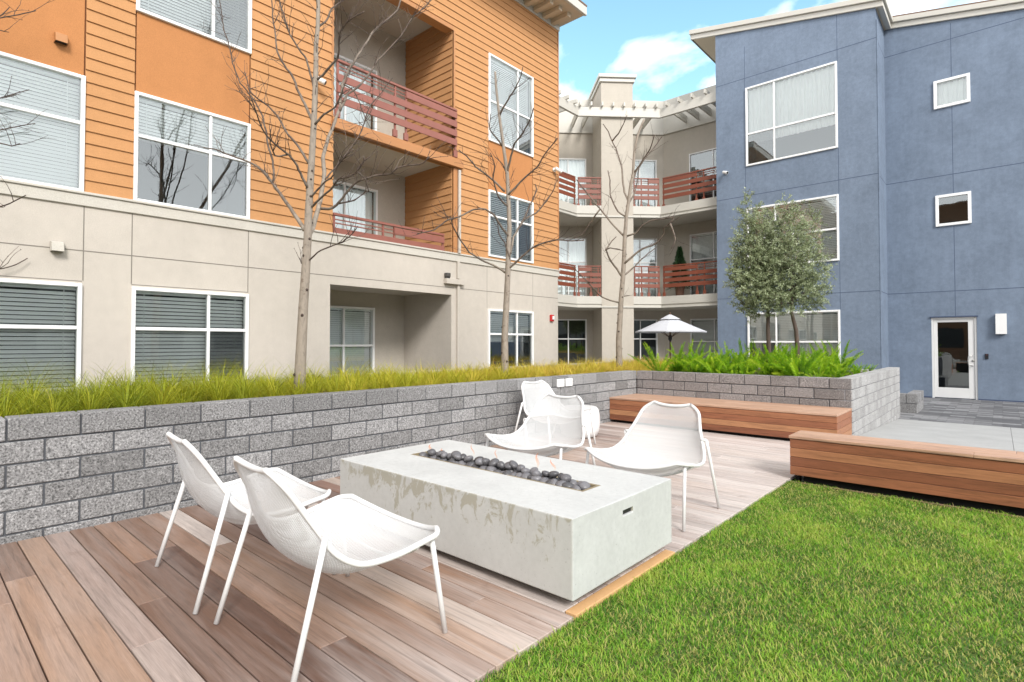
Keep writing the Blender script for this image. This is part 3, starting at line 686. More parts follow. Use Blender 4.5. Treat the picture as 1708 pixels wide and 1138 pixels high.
# vents
for z, m in ((5.14, 'orange_trim'), (2.55, 'band')):
    v = MB(); v.mesh([FO(1.23, z + .055, .008), FO(1.36, z + .055, .008), FO(1.36, z - .075, .008), FO(1.23, z - .075, .008), FO(1.235, z + .035, .085), FO(1.355, z + .035, .085), FO(1.355, z - .075, .105), FO(1.235, z - .075, .105)],
                     [(0, 1, 5, 4), (4, 5, 6, 7), (0, 4, 7, 3), (1, 2, 6, 5)]); vo = v.build('vent_hood', M[m], ob, bevel=.004, seg=1)
    i = MB(); i.face([FO(1.24, z - .065, .01), FO(1.35, z - .065, .01), FO(1.35, z - .065, .09), FO(1.24, z - .065, .09)]); i.build('vent_opening', M['dark'], vo)
# eaves: frieze, soffit with paired rafter ends, fascia
er = MB(); er.box(OX - .02, -7.86, Y0, Y1 + .0, 9.80, 9.83); er.box(OX - 6, -7.82, Y0 - .1, Y1 + .1, 9.98, 10.02)
roof = er.build('roof', M['roofing'], ob)
mb = MB(); mb.box(OX - .02, -7.90, Y0, Y1 + .06, 9.785, 9.80); mb.build('soffit', M['soffit'], roof)
mb = MB(); mb.box(OX - .03, OX + .045, Y0, Y1 + .05, 9.645, 9.784); mb.box(-7.90, -7.83, Y0, Y1 + .10, 9.76, 9.979); mb.box(-9.5, -7.901, Y1 + .061, Y1 + .10, 9.79, 9.979)
mb.build('fascia', M['fascia'], roof, bevel=.006, seg=1)
mb = MB(); y = Y1 - .28
while y > Y0:
    mb.box(OX + .046, -8.12, y - .07, y + .07, 9.675, 9.784); y -= .36
mb.build('rafter_tail', M['soffit'], roof, bevel=.006, seg=1)
# downpipe, conductor head
mb = MB(); mb.box(OX + .003, OX + .055, 7.955, 8.025, 2.72, ZB0 - .001); mb.box(OX + .003, OX + .055, 7.955, 8.025, GZ, 2.585); mb.box(OX + .036, OX + .085, 7.96, 8.02, ZB1 - .002, 5.06)
mb.build('downpipe', M['stucco_beige'], ob, bevel=.008)
mb = MB(); mb.box(OX + .002, OX + .10, 7.60, 8.12, 2.59, 2.70); mb.build('gutter_box', M['stucco_beige'], ob, bevel=.006)

# ================================================================== BLUE BUILDING
bb = empty('blue_building', (-2.5, 18, GZ), 0, 'three storey blue stucco building with a sloping cream roof edge and glazed entrance door', 'building', world=True)
BY, RY, BXL, BXR = 18.03, 19.5, -6.985, -2.49
FBf = frame((0, BY), (1, 0), (0, -1)); FRc = frame((0, RY), (1, 0), (0, -1)); FRt = frame((BXR, BY), (0, 1), (1, 0)); FLt = frame((BXL, BY), (0, 1), (-1, 0))
zr = lambda x: 10.69 - .2 * (x + 2.48)                # underside of the roof edge
bwin = [(-6.02, -3.445, 6.99, 9.52), (-6.02, -3.445, 3.72, 5.64), (-6.02, -3.445, .15, 2.30)]
swin = [(-1.34, -.54, 7.96, 8.76), (-1.34, -.56, 4.62, 5.50)]
door = (-1.478, -.493, GZ, 2.06)
mb = MB(); wall(mb, FBf, BXL, BXR, GZ, 10.69, bwin)
mb.face([FBf(BXL, 10.69), FBf(BXR, 10.69), FBf(BXR, zr(BXR) + .05), FBf(BXL, zr(BXL) + .05)])
wall(mb, FRt, 0, RY - BY, GZ, 10.74); wall(mb, FLt, 0, 6, GZ, 11.6)
wall(mb, FRc, BXR, 9, GZ, 9.0, swin + [(*door, .16)]); mb.face([FRc(BXR, 9.0), FRc(9, 9.0), FRc(9, zr(9) + .05), FRc(BXR, zr(BXR) + .05)])
mb.build('stucco_wall', M['stucco_blue'], bb)
mb = MB(); jw = .008
for z in (9.86, 6.05, 2.79):
    mb.fbox(FBf, BXL, BXR, z - jw, z + jw, -.004, .0015); mb.fbox(FRc, BXR, 9, z - jw, z + jw, -.004, .0015); mb.fbox(FRt, 0, RY - BY, z - jw, z + jw, -.004, .0015)
for x in (-6.05, -3.44):
    for a, b in ((9.53, 10.9), (5.66, 6.98), (2.31, 3.71)): mb.fbox(FBf, x - .006, x + .006, a, b, -.004, .001)
for a, b in ((8.77, 10.3), (5.51, 7.95), (2.08, 4.61)): mb.fbox(FRc, -.945, -.933, a, b, -.004, .001)
for a, b in ((8.77, 9.8), (5.51, 7.95), (2.08, 4.61)): mb.fbox(FRc, 2.0, 2.012, GZ, 9.8, -.004, .001)
mb.build('control_joints', M['joint_blue'], bb)
window(bb, FBf, *bwin[0], mull=[-5.17], trans=[8.02], blind='curtain', cut=.72, fw=.055, screen=(-5.94, -5.21, 7.07, 7.98))
window(bb, FBf, *bwin[1], mull=[-5.17], trans=[4.65], blind='closed', fw=.055, pitch=.05)
window(bb, FBf, *bwin[2], mull=[-5.17], trans=[1.38], blind='closed', fw=.055, pitch=.05, screen=(-5.94, -5.21, .23, 1.34))
window(bb, FRc, *swin[0], blind='curtain', fw=.075); window(bb, FRc, *swin[1], blind='none', fw=.075)
# door
mb = MB(); a, b, c, e = door
mb.fbox(FRc, a, a + .05, c, e, -.12, -.02); mb.fbox(FRc, b - .05, b, c, e, -.12, -.02); mb.fbox(FRc, a + .05, b - .05, e - .05, e, -.12, -.02)
mb.fbox(FRc, a + .055, a + .135, c + .02, e - .055, -.10, -.045); mb.fbox(FRc, b - .185, b - .055, c + .02, e - .055, -.10, -.045)
mb.fbox(FRc, a + .135, b - .185, e - .135, e - .055, -.10, -.046); mb.fbox(FRc, a + .135, b - .185, c + .02, c + .30, -.10, -.046)
dr = mb.build('door', M['alu'], bb, bevel=.004, seg=1)
g = MB(); g.face([FRc(a + .13, c + .29, -.07), FRc(b - .18, c + .29, -.07), FRc(b - .18, e - .13, -.07), FRc(a + .13, e - .13, -.07)]); g.build('door_glass', M['glass'], dr)
h = MB(); hx = b - .12
h.tube([FRc(hx + .02, .72, -.045), FRc(hx + .02, .72, .02), FRc(hx - .06, .74, .04), FRc(hx - .075, .86, .045), FRc(hx - .06, .98, .04), FRc(hx + .02, 1.0, .02), FRc(hx + .02, 1.0, -.045)], .014, 8)
h.tube([FRc(hx + .03, .86, -.045), FRc(hx + .03, .86, -.03)], .028, 12); h.build('door_handle', M['steel'], dr, smooth=True)
r = MB(); r.box(a + .04, b - .04, RY + .6, RY + 2.4, c, e); r.box(a, b, RY + .2, RY + .21, c, .2); 
rr = MB(); D = -2.6
rr.face([FRc(a - .5, c, D), FRc(b + .9, c, D), FRc(b + .9, e + .3, D), FRc(a - .5, e + .3, D)])
for p, q in (((a - .5, c), (b + .9, c)), ((b + .9, c), (b + .9, e + .3)), ((b + .9, e + .3), (a - .5, e + .3)), ((a - .5, e + .3), (a - .5, c))): rr.face([FRc(*p, -.13), FRc(*q, -.13), FRc(*q, D), FRc(*p, D)])
rr.build('hallway', M['room'], dr)
mb = MB(); mb.fbox(FRc, a - .03, b + .03, e + .0, e + .03, -.02, .035); mb.build('door_drip_cap', M['joint_blue'], bb)
mb = MB(); mb.fbox(FRc, BXR, a - .01, GZ, GZ + .035, -.01, .02); mb.fbox(FRc, b + .01, 9, GZ, GZ + .035, -.01, .02); mb.build('base_flashing', M['joint_blue'], bb)
# roof edge: sloping slab with two-step fascia
def sloped(mb, x0, x1, y0, y1, lo, hi):
    mb.mesh([(x0, y0, zr(x0) + lo), (x1, y0, zr(x1) + lo), (x1, y1, zr(x1) + lo), (x0, y1, zr(x0) + lo), (x0, y0, zr(x0) + hi), (x1, y0, zr(x1) + hi), (x1, y1, zr(x1) + hi), (x0, y1, zr(x0) + hi)],
            [(0, 3, 2, 1), (4, 5, 6, 7), (0, 1, 5, 4), (1, 2, 6, 5), (2, 3, 7, 6), (3, 0, 4, 7)])
mb = MB(); XO = -7.80
sloped(mb, XO + .03, -2.42, BY - .02, 27, .30, .34); sloped(mb, -2.42, 9, RY - .12, 27, .30, .34)
roof = mb.build('roof', M['roofing'], bb)
mb = MB(); sloped(mb, XO + .06, -2.45, BY + .002, 27, .0, .30); sloped(mb, -2.45, 9, RY + .002, 27, .02, .30); mb.build('soffit', M['soffit'], roof)
mb = MB()
for lo, hi, d in ((0, .16, .06), (.161, .31, .12)):
    sloped(mb, XO - .001, -2.37 + d, BY - d, BY, lo, hi); sloped(mb, -2.449 + d * 0, -2.37 + d, BY + .001, RY - d - .001, lo, hi)
    sloped(mb, -2.449, 9, RY - d, RY - .001, lo, hi); sloped(mb, XO - d * .4, XO - .002, BY - d, 27, lo, hi)
mb.build('fascia', M['fascia'], roof, bevel=.008, seg=1)
mb = MB(); mb.fbox(FRt, .02, .10, GZ, 10.4, .002, .035); mb.build('corner_bead', M['stucco_blue'], bb, bevel=.01)

# ================================================================== BEIGE BUILDING across the corner
tb = empty('beige_building', (-10.5, 17.5, GZ), 0, 'tan stucco building across the court corner with red railed balconies under a white pergola', 'building', world=True)
P0, P1 = Vector((-11.33, 16.16)), Vector((-9.14, 18.35)); q = math.sqrt(.5)
B0, B1 = P0 + Vector((-1.5, .62)), P1 + Vector((-.62, 1.5))
FC = frame(P0, (q, q), (q, -q)); FCb = frame(B0, (q, q), (q, -q)); FLw = frame(P0, (0, 1), (1, 0)); FRw = frame(P1, (1, 0), (0, -1))
FLb = frame(B0, (0, 1), (1, 0)); FRb = frame((0, B1.y), (1, 0), (0, -1))
LC, LB = (P1 - P0).length, (B1 - B0).length
F2, F3 = (2.61, 3.02), (5.86, 6.28)
dC = [(-.15, 1.28), (2.85, 4.05)]
zh = {1: (.02, 2.26), 2: (3.10, 5.40), 3: (6.36, 8.48)}
mb = MB()
wall(mb, FCb, 0, LB, GZ, 10.5, [(max(a, .02), b, *zh[k]) for a, b in dC for k in (1, 2, 3)])
wall(mb, FLb, -6, 0, GZ, 10.5); wall(mb, FRb, B1.x, -6.5, GZ, 10.5, [(-8.71, -7.1, 4.0 - .9, 5.42), (-8.71, -7.1, 6.36, 8.48), (-8.71, -7.1, .1, 2.25)])
mb.build('stucco_wall', M['stucco_tan'], tb)
mb = MB(); 
for F, a, b in ((FCb, -.02, LB + .02), (FLb, -6, -.03),): mb.fbox(F, a, b, 10.5, 10.80, -.25, .06)
mb.fbox(FRb, B1.x + .03, -6.4, 10.5, 10.80, -.25, .06); mb.build('parapet_cap', M['fascia'], tb, bevel=.01, seg=1)
mb = MB(); mb.fbox(FC, .911, 2.068, GZ - .05, 10.76, -3.2, .05); mb.build('pillar', M['stucco_tan'], tb)
mb = MB(); mb.fbox(FC, .80, 2.18, 10.90, 11.03, -3.3, .17); mb.fbox(FC, .85, 2.13, 10.761, 10.899, -3.3, .11); mb.build('pillar_cap', M['fascia'], tb, bevel=.01, seg=1)
# slabs
def poly(o, back=True):
    """front outline pushed out by o, back at the rear wall"""
    t = math.tan(R(22.5))
    f = [(P0.x + o, 10.5), (P0.x + o, P0.y - o * t), (P1.x + o * t, P1.y - o), (-6.6, P1.y - o)]
    return f + [(-6.6, B1.y - .002), (B1.x, B1.y - .002), (B0.x + .002, B0.y), (B0.x + .002, 10.5)]
mb = MB()
for a, b in (F2, F3): mb.prism(poly(.04), a + .13, b); mb.prism(poly(.0), a + .06, a + .129); mb.prism(poly(.09), a, a + .0595)
mb.build('balcony_slab', M['fascia'], tb)
mb = MB()
for a, b in (F2, F3): mb.prism(poly(-.06), a - .012, a - .001)
mb.build('balcony_ceiling', M['ceiling'], tb)
mb = MB()
for (a, b) in (F2, F3): pass
for k in (2, 3):
    zt = {2: 4.12, 3: 7.31}[k]
    railing(tb, FC, .06, .90, zt, .55, right=False, foot=.33, mat='rail_brown'); railing(tb, FC, 2.09, LC - .06, zt, 2.62, foot=.33, mat='rail_brown')
    railing(tb, FLw, -3.2, -.07, zt, None, foot=.33, mat='rail_brown'); railing(tb, FRw, .08, 2.5, zt, 1.35, right=False, foot=.33, mat='rail_brown')
for F, fr_, lst in ((FCb, dC, (1, 2, 3)),):
    for (a, b), m in zip(dC, (.57, 3.38)):
        for k in lst:
            window(tb, F, max(a, .02), b, *zh[k], mull=[m], trans=[1.5] if k == 1 else ([4.46] if k == 2 else []), blind={1: 'none', 2: 'half', 3: 'half'}[k] if a > 1 else {1: 'none', 2: 'curtain', 3: 'curtain'}[k], name='balcony_door')
for z, t in (((3.1, 5.42), [4.46]), ((6.36, 8.48), []), ((.1, 2.25), [1.4])):
    window(tb, FRb, -8.71, -7.1, *z, mull=[-7.8], trans=t, blind='none' if z[0] > 6 else 'half', name='balcony_window')
# pergola
mb = MB(); t = math.tan(R(22.5))
def strip(o0, o1, z0, z1):
    f = lambda o: [(P0.x + o, 10.5), (P0.x + o, P0.y - o * t), (P1.x + o * t, P1.y - o), (-6.6, P1.y - o)]
    mb.prism(f(o1) + f(o0)[::-1], z0, z1)
strip(.06, .16, 9.47, 9.80)
for F, a, b in ((FCb, .0, LB), (FLb, -6, -.0)): mb.fbox(F, a, b, 9.47, 9.55, .001, .05); mb.fbox(F, a, b, 9.551, 10.499, -.05, .012)
mb.fbox(FRb, B1.x, -6.6, 9.47, 9.55, .001, .05); mb.fbox(FRb, B1.x, -6.6, 9.551, 10.499, -.05, .012)
pg = mb.build('pergola', M['fascia'], tb, bevel=.006, seg=1)
mb = MB()
for F, us, e in ((FC, np.arange(.12, LC, .395), 1.44), (FRw, np.arange(.35, 2.5, .47), 1.44), (FLw, -np.arange(.35, 4, .47), 1.44)):
    for u in us:
        if F is FC and .85 < u < 2.12: mb.fbox(F, u - .03, u + .03, 9.801, 9.94, -.0 + .051, .30)
        else: mb.fbox(F, u - .028, u + .028, 9.67, 9.795, -e, .055); mb.fbox(F, u - .03, u + .03, 9.801, 9.94, -e, .30)
mb.build('rafters', M['fascia'], pg, bevel=.005, seg=1)

# ---- the two other sides of the court: behind the camera, mirrored in the door and window glass
nb = empty('brown_building', (0, -22, GZ), 0, 'plain dark brown building behind the camera, mirrored in the entrance door glass', 'building', world=True)
FN = frame((-14, -22), (1, 0), (0, 1)); wn = [(1.5 + 4 * i, 3.6 + 4 * i, z, z + 1.7) for i in range(9) for z in (.9, 4.0, 7.1, 10.2)]
mb = MB(); wall(mb, FN, 0, 38, GZ, 13.2, wn); mb.box(-14, 24, -30, -22.01, 13.2, 13.5); mb.build('wall', stucco('brown_stucco', (.16, .085, .05), .1), nb)
for q_ in wn[::1]: mb = MB(); mb.fbox(FN, q_[0], q_[1], q_[2], q_[3], -.1, -.06); mb.build('window', M['black'], nb)
sb = empty('grey_building', (26, 4, GZ), 0, 'plain grey two storey building off to the right, mirrored in the ground floor windows', 'building', world=True)
FG = frame((26, -18), (0, 1), (-1, 0)); wn = [(1.5 + 4 * i, 3.6 + 4 * i, z, z + 1.5) for i in range(11) for z in (.9, 4.0)]
mb = MB(); wall(mb, FG, 0, 50, GZ, 6.6, wn); mb.box(26.01, 34, -18, 32, 6.6, 6.9); mb.build('wall', stucco('grey_stucco', (.20, .20, .19), .1), sb)
for q_ in wn: mb = MB(); mb.fbox(FG, q_[0], q_[1], q_[2], q_[3], -.1, -.06); mb.build('window', M['black'], sb)

# ================================================================== FIRE PIT
PX0, PX1, PY0, PY1, PZ0, PZ1 = -3.776, -1.612, 2.262, 3.366, .058, .468
TX0, TX1, TY0, TY1 = -3.52, -1.868, 2.725, 2.925
fp = empty('fire_pit', ((PX0 + PX1) / 2, (PY0 + PY1) / 2, 0), 0, 'long low pale concrete fire pit block with a trough of dark stones on the deck', 'fire pit', world=True)
mb = MB(); FT = lambda a, z, d=0: (a, z, PZ1 + d)
us, vs = [PX0, TX0, TX1, PX1], [PY0, TY0, TY1, PY1]
V = [(x, y, PZ1) for y in vs for x in us]; f = [(j * 4 + i, j * 4 + i + 1, j * 4 + i + 5, j * 4 + i + 4) for j in range(3) for i in range(3) if (i, j) != (1, 1)]
n0 = 16; V += [(PX0, PY0, PZ0), (PX1, PY0, PZ0), (PX1, PY1, PZ0), (PX0, PY1, PZ0)]          # 16..19
f += [(16, 17, 3, 2, 1, 0), (18, 19, 12, 13, 14, 15), (19, 16, 0, 4, 8, 12), (19, 18, 17, 16)]
V += [(x, y, PZ1 - .10) for x, y in ((TX0, TY0), (TX1, TY0), (TX1, TY1), (TX0, TY1))]        # 20..23
f += [(5, 6, 21, 20), (6, 10, 22, 21), (10, 9, 23, 22), (9, 5, 20, 23), (20, 21, 22, 23)]
SY0, SY1, SZ0, SZ1 = 2.755, 2.865, .370, .400                                                # slot in the end face
V += [(PX1, SY0, SZ0), (PX1, SY1, SZ0), (PX1, SY1, SZ1), (PX1, SY0, SZ1)] + [(PX1 - .06, y, z) for y, z in ((SY0, SZ0), (SY1, SZ0), (SY1, SZ1), (SY0, SZ1))]  # 24..31
f += [(17, 18, 25, 24), (18, 15, 26, 25), (15, 11, 7, 3, 27, 26), (3, 17, 24, 27)]
f += [(24, 25, 29, 28), (25, 26, 30, 29), (26, 27, 31, 30), (27, 24, 28, 31), (28, 29, 30, 31)]
mb.mesh(V, f); body = mb.build('concrete_block', M['concrete_pit'], fp, bevel=.007, seg=2)
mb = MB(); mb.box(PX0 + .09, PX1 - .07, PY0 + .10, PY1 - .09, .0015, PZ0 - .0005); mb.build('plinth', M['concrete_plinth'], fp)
mb = MB(); e = .022
for a, b, c, d in ((TX0, TX1, TY0, TY0 + e), (TX0, TX1, TY1 - e, TY1), (TX0, TX0 + e, TY0 + e, TY1 - e), (TX1 - e, TX1, TY0 + e, TY1 - e)): mb.box(a + .001, b - .001, c + .001, d - .001, PZ1 - .03, PZ1 - .003)
mb.build('burner_rim', plain('tarnished_brass_rim', (.33, .27, .17), .5, .4, var=.25, vs=30), fp)
mb = MB(); mb.box(PX1 - .03, PX1 - .014, SY0 + .002, SY1 - .002, SZ0 + .001, SZ1 - .001); mb.build('slot_dark_backing', M['black'], fp)  # black backing added in the shallow slot to stand in for its dark depth
# stones: a few shapes, copied; each one an object
def stone_mesh(seed):
    r = random.Random(seed); me = bpy.data.meshes.new('lava_stone'); import bmesh
    bm = bmesh.new(); bmesh.ops.create_icosphere(bm, subdivisions=3, radius=1)
    sx, sy, sz = r.uniform(.85, 1.15), r.uniform(.7, .95), r.uniform(.55, .78); ph = [r.uniform(0, 6) for _ in range(6)]
    for v in bm.verts:
        c = v.co; k = 1 + .07 * math.sin(2.1 * c.x + ph[0]) + .06 * math.sin(2.7 * c.y + ph[1]) + .05 * math.sin(3.3 * c.z + ph[2] + c.x)
        v.co = Vector((c.x * sx, c.y * sy, c.z * sz)) * k
    for fc in bm.faces: fc.smooth = True
    bm.to_mesh(me); bm.free(); me.materials.append(M['stone']); return me
smesh = [stone_mesh(i) for i in range(6)]; sr = random.Random(11)
spots = []
nx = 30
for i in range(nx):
    for j in range(2):
        x = TX0 + .07 + (TX1 - TX0 - .13) * (i + .5) / nx + sr.uniform(-.016, .016); y = TY0 + .058 + .085 * j + sr.uniform(-.012, .012)
        spots.append((x, y, PZ1 - .012 + sr.uniform(-.006, .008), sr.uniform(.031, .044)))
for i in range(24):
    spots.append((TX0 + .10 + (TX1 - TX0 - .26) * (i + sr.uniform(.1, .9)) / 24, (TY0 + TY1) / 2 + sr.uniform(-.045, .045), PZ1 + .026 + sr.uniform(-.005, .008), sr.uniform(.030, .042)))
for i, (x, y, z, r) in enumerate(spots):
    o = bpy.data.objects.new('lava_stone', smesh[i % 6]); col.objects.link(o); o.location = (x, y, z); o.scale = (r, r, r); o.rotation_euler = (sr.uniform(-.4, .4), sr.uniform(-.4, .4), sr.uniform(0, 6.28))
    tag(o, 'smooth dark grey rounded stone heaped in the fire pit trough', 'stone', 'dark stones in the fire pit trough')
def flame(x, y, z, h, r, lean, lab):
    mb = MB(); pts = []; rad = []; tn = []
    for k in range(9):
        t = k / 8; pts.append((x + lean * t * t + .006 * math.sin(6 * t), y + .3 * lean * t + .008 * math.sin(5 * t + 1), z + h * t)); rad.append(max(.0006, r * math.sin(math.pi * min(1, .12 + .88 * t)) ** .8 * (1 - .45 * t))); tn.append(1 - t)
    mb.tube(pts, rad, 8, tn); tag(mb.build('flame', M['flame'], smooth=True), lab, 'flame', 'small gas flames over the stones')
for a in ((-2.33, 2.86, .515, .10, .011, .012, 'tallest orange flame, over the stones in front of the middle chair'), (-2.20, 2.88, .515, .07, .009, -.02, 'small flame near the trough end by the right hand white chair'),
          (-3.40, 2.83, .49, .055, .013, .012, 'glowing orange flame behind the first stone at the far left trough end'), (-3.28, 2.85, .49, .035, .008, .01, 'low flame licking beside the left end stones'),
          (-2.72, 2.87, .51, .075, .006, .012, 'thin faint flame over the middle of the trough'), (-2.95, 2.87, .51, .085, .006, -.008, 'thin faint flame left of the trough middle')): flame(*a)

# ================================================================== BENCHES
def bench(name, x0, x1, y0, y1, zt, label, seed):
    r = random.Random(seed); e = empty(name, ((x0 + x1) / 2, (y0 + y1) / 2, 0), 0, label, 'bench', 'timber box benches', world=True)
    top = MB(); n = 4 if y1 - y0 > .6 else 3; w_ = (y1 - y0 + .012) / n
    for i in range(n):
        a = y0 - .012 + w_ * i; x = x0 - .008; first = True
        while x < x1:
            b = min(x + (r.uniform(1.6, 2.6) if not first else r.uniform(.9, 2.0)), x1 + .008); b = x1 + .008 if x1 - b < .5 else b; first = False
            top.box(x, b - .002, a + .002, a + w_ - .002, zt - .028, zt + r.uniform(-.0006, .0006), r.uniform(.55, 1)); x = b
    top.build('bench_top', M['bench_top'], e, bevel=.003, seg=1)
    fr = MB(); h = (zt - .030 - .045) / 4
    for i in range(4):
        z = .045 + h * i; x = x0; first = True
        while x < x1 - .01:
            b = min(x + (r.uniform(2.6, 4.2) if not first else r.uniform(1.6, 4.2)), x1); b = x1 if x1 - b < .8 else b; first = False
            fr.box(x + .001, b - .001, y0, y0 + .02, z + .0018, z + h - .0018, r.uniform(.12, .85)); x = b
    fr.build('front_boards', M['bench'], e, bevel=.002, seg=1)
    for xs in (0, 1):
        sd_ = MB()
        for i in range(4):
            z = .045 + h * i
            a, b = (x0, x0 + .02) if xs == 0 else (x1 - .02, x1)
            sd_.box(a + (0 if xs == 0 else .0005), b - (0 if xs else .0005), y0 + .021, y1, z + .0018, z + h - .0018, r.uniform(.3, 1))
        sd_.build('end_boards', M['bench'], e, bevel=.002, seg=1)
    c = MB(); c.box(x0 + .021, x1 - .021, y0 + .0205, y1 - .003, .048, zt - .029); c.box(x0 + .10, x1 - .10, y0 + .09, y1 - .05, -.04, .048); c.build('dark_frame', M['dark'], e)
    return e
bt, tt, pp = new_mat('paler_bench_top_wood'); bpy.data.materials.remove(bt)
def bench_top_mat():
    m = M['bench'].copy(); m.name = 'pale_ipe_wood'; t = m.node_tree
    for n in t.nodes:
        if n.type == 'VALTORGB' and len(n.color_ramp.elements) == 5:
            for el, c in zip(n.color_ramp.elements, ((.36, .20, .13), (.40, .235, .155), (.45, .27, .18), (.48, .30, .205), (.52, .335, .235))): el.color = (*c, 1)
    return m
M['bench_top'] = bench_top_mat()  # bench tops use a paler copy of the bench wood
bench('timber_bench', XW + .004, -1.605, 8.13, YE - .006, .42, 'deep reddish timber box bench against the inner planter wall behind the chairs', 4)
bench('timber_bench', -1.585, 2.4, 5.925, 6.35, .43, 'narrow timber box bench standing along the lawn edge', 9)
mb = MB(); mb.box(XD + .02, 2.5, 5.86, 5.90, GZ, -.012); tag(mb.build('lawn_edging', plain('brown_edging_board', (.20, .12, .08), .8, var=.2, vs=9)), kind='structure')

# ================================================================== CHAIRS
def interp(tab, s):
    for (a, *p), (b, *q_) in zip(tab, tab[1:]):
        if s <= b:
            t = (s - a) / (b - a); return [x + (y - x) * t for x, y in zip(p, q_)]
    return list(tab[-1][1:])
def cat(tab, n=80):
    """Catmull-Rom resample of rows to n+1 rows"""
    P = [np.array(r_) for r_ in tab]; P = [2 * P[0] - P[1]] + P + [2 * P[-1] - P[-2]]; m = len(tab) - 1; out = []
    for i in range(n + 1):
        u = i / n * m; k = min(int(u), m - 1); t = u - k; a, b, c, d = P[k:k + 4]
        out.append(.5 * (2 * b + (c - a) * t + (2 * a - 5 * b + 4 * c - d) * t * t + (3 * b - a - 3 * c + d) * t ** 3))
    return np.array(out)
#       half  fwd   z      (side rail, top corner to front corner)
rail = cat([(.238, .000, .826), (.272, .062, .728), (.305, .118, .632), (.338, .158, .560), (.366, .195, .495), (.393, .250, .447), (.415, .325, .422), (.434, .462, .428), (.446, .610, .457), (.448, .706, .474)], 60)
#       fwd   z           (centre line of the shell)
mid = cat([(.016, .806), (.030, .700), (.048, .590), (.088, .490), (.140, .412), (.215, .345), (.320, .300), (.470, .302), (.640, .340), (.783, .408)], 60)
def chair_proto():
    e = empty('lounge_chair', (0, 0, 0)); NS, NT = 60, 32; V = []; UV = []; T = np.linspace(-1, 1, NT + 1)
    dist = 0
    for i in range(NS + 1):
        s = i / NS; h, fy, fz = rail[i]; my, mz = mid[i]
        k = 1.0
        if s < .10: k -= .30 * (1 - s / .10) ** 2.4
        if s > .92: k -= .13 * ((s - .92) / .08) ** 2.2
        if i: dist += math.hypot(mid[i][0] - mid[i - 1][0], mid[i][1] - mid[i - 1][1])
        for t in T:
            b = 1 - abs(t) ** 2.3
            V.append((h * k * t, fy + (my - fy) * b, fz + (mz - fz) * b)); UV.append((h * t, dist))
    F = [(i * (NT + 1) + j, i * (NT + 1) + j + 1, (i + 1) * (NT + 1) + j + 1, (i + 1) * (NT + 1) + j) for i in range(NS) for j in range(NT)]
    me = bpy.data.meshes.new('seat_shell'); me.from_pydata(V, [], F); me.materials.append(M['mesh'])
    uvl = me.uv_layers.new(name='UVMap')
    for lp_ in me.loops: uvl.data[lp_.index].uv = UV[lp_.vertex_index]
    me.polygons.foreach_set('use_smooth', [True] * len(F)); me.update()
    o = link('seat_shell', me, e); sm = o.modifiers.new('solid', 'SOLIDIFY'); sm.thickness = .003
    g = lambda i, j: Vector(V[i * (NT + 1) + j])
    loop = [g(0, j) for j in range(NT + 1)] + [g(i, NT) for i in range(1, NS + 1)] + [g(NS, j) for j in range(NT - 1, -1, -1)] + [g(i, 0) for i in range(NS - 1, -1, -1)]
    mb = MB(); mb.tube(loop + [loop[0] * 1.0], .0135, 8, cap=False); mb.build('rim', M['white_paint'], e, smooth=True)
    for sgn in (-1, 1):
        mb = MB(); top = Vector((sgn * .372, .158, .572)); foot = Vector((sgn * .405, 0, .004))
        mb.tube([foot, foot + (top - foot) * .5, top], .0125, 10); mb.tube([top, (sgn * .325, .162, .566)], .0115, 8); mb.build('leg', M['white_paint'], e, smooth=True)
        mb = MB(); top = Vector((sgn * .425, .650, .452)); foot = Vector((sgn * .445, .715, .004))
        mb.tube([foot, foot + (top - foot) * .5, top], .0125, 10); mb.build('leg', M['white_paint'], e, smooth=True)
    mb = MB(); mb.tube([tuple(g(51, j) - Vector((0, 0, .010))) for j in range(NT + 1)], .008, 8); mb.build('cross_bar', M['white_paint'], e, smooth=True)
    return e
ch0 = chair_proto()
for i, (x, y, a, lab) in enumerate(((-3.414, 1.036, -3.9, 'white perforated metal lounge chair nearest the block wall, left of the front chair'), (-2.426, 1.024, -2.4, 'nearest white perforated metal lounge chair at the front of the fire pit'),
                                    (-2.14, 4.488, 178.6, 'white perforated lounge chair facing the fire pit in front of the deep timber bench'), (-3.294, 4.462, 182, 'white perforated lounge chair overlapping another, behind the middle of the fire pit'),
                                    (-4.79, 5.80, 266.5, 'white perforated lounge chair backed against the long block wall'))):
    o = ch0 if i == 0 else copy_tree(ch0)
    o.location = (x, y, 0); o.rotation_euler = (0, 0, R(a)); tag(o, lab, 'chair', 'white lounge chairs round the fire pit')
e = empty('drum_table', (-4.59, 6.62, 0), 0, 'white round drum side table behind the chair by the wall', 'side table')
mb = MB(); mb.lathe([(.001, .004), (.22, .004), (.255, .02), (.285, .10), (.297, .20), (.292, .30), (.275, .385), (.262, .405), (.25, .412)], n=40); mb.build('table_drum', M['white_paint'], e, smooth=True)
mb = MB(); mb.lathe([(.249, .404), (.25, .418), (.24, .424), (.001, .425)], n=40); mb.build('table_top', M['white_paint'], e, smooth=False)

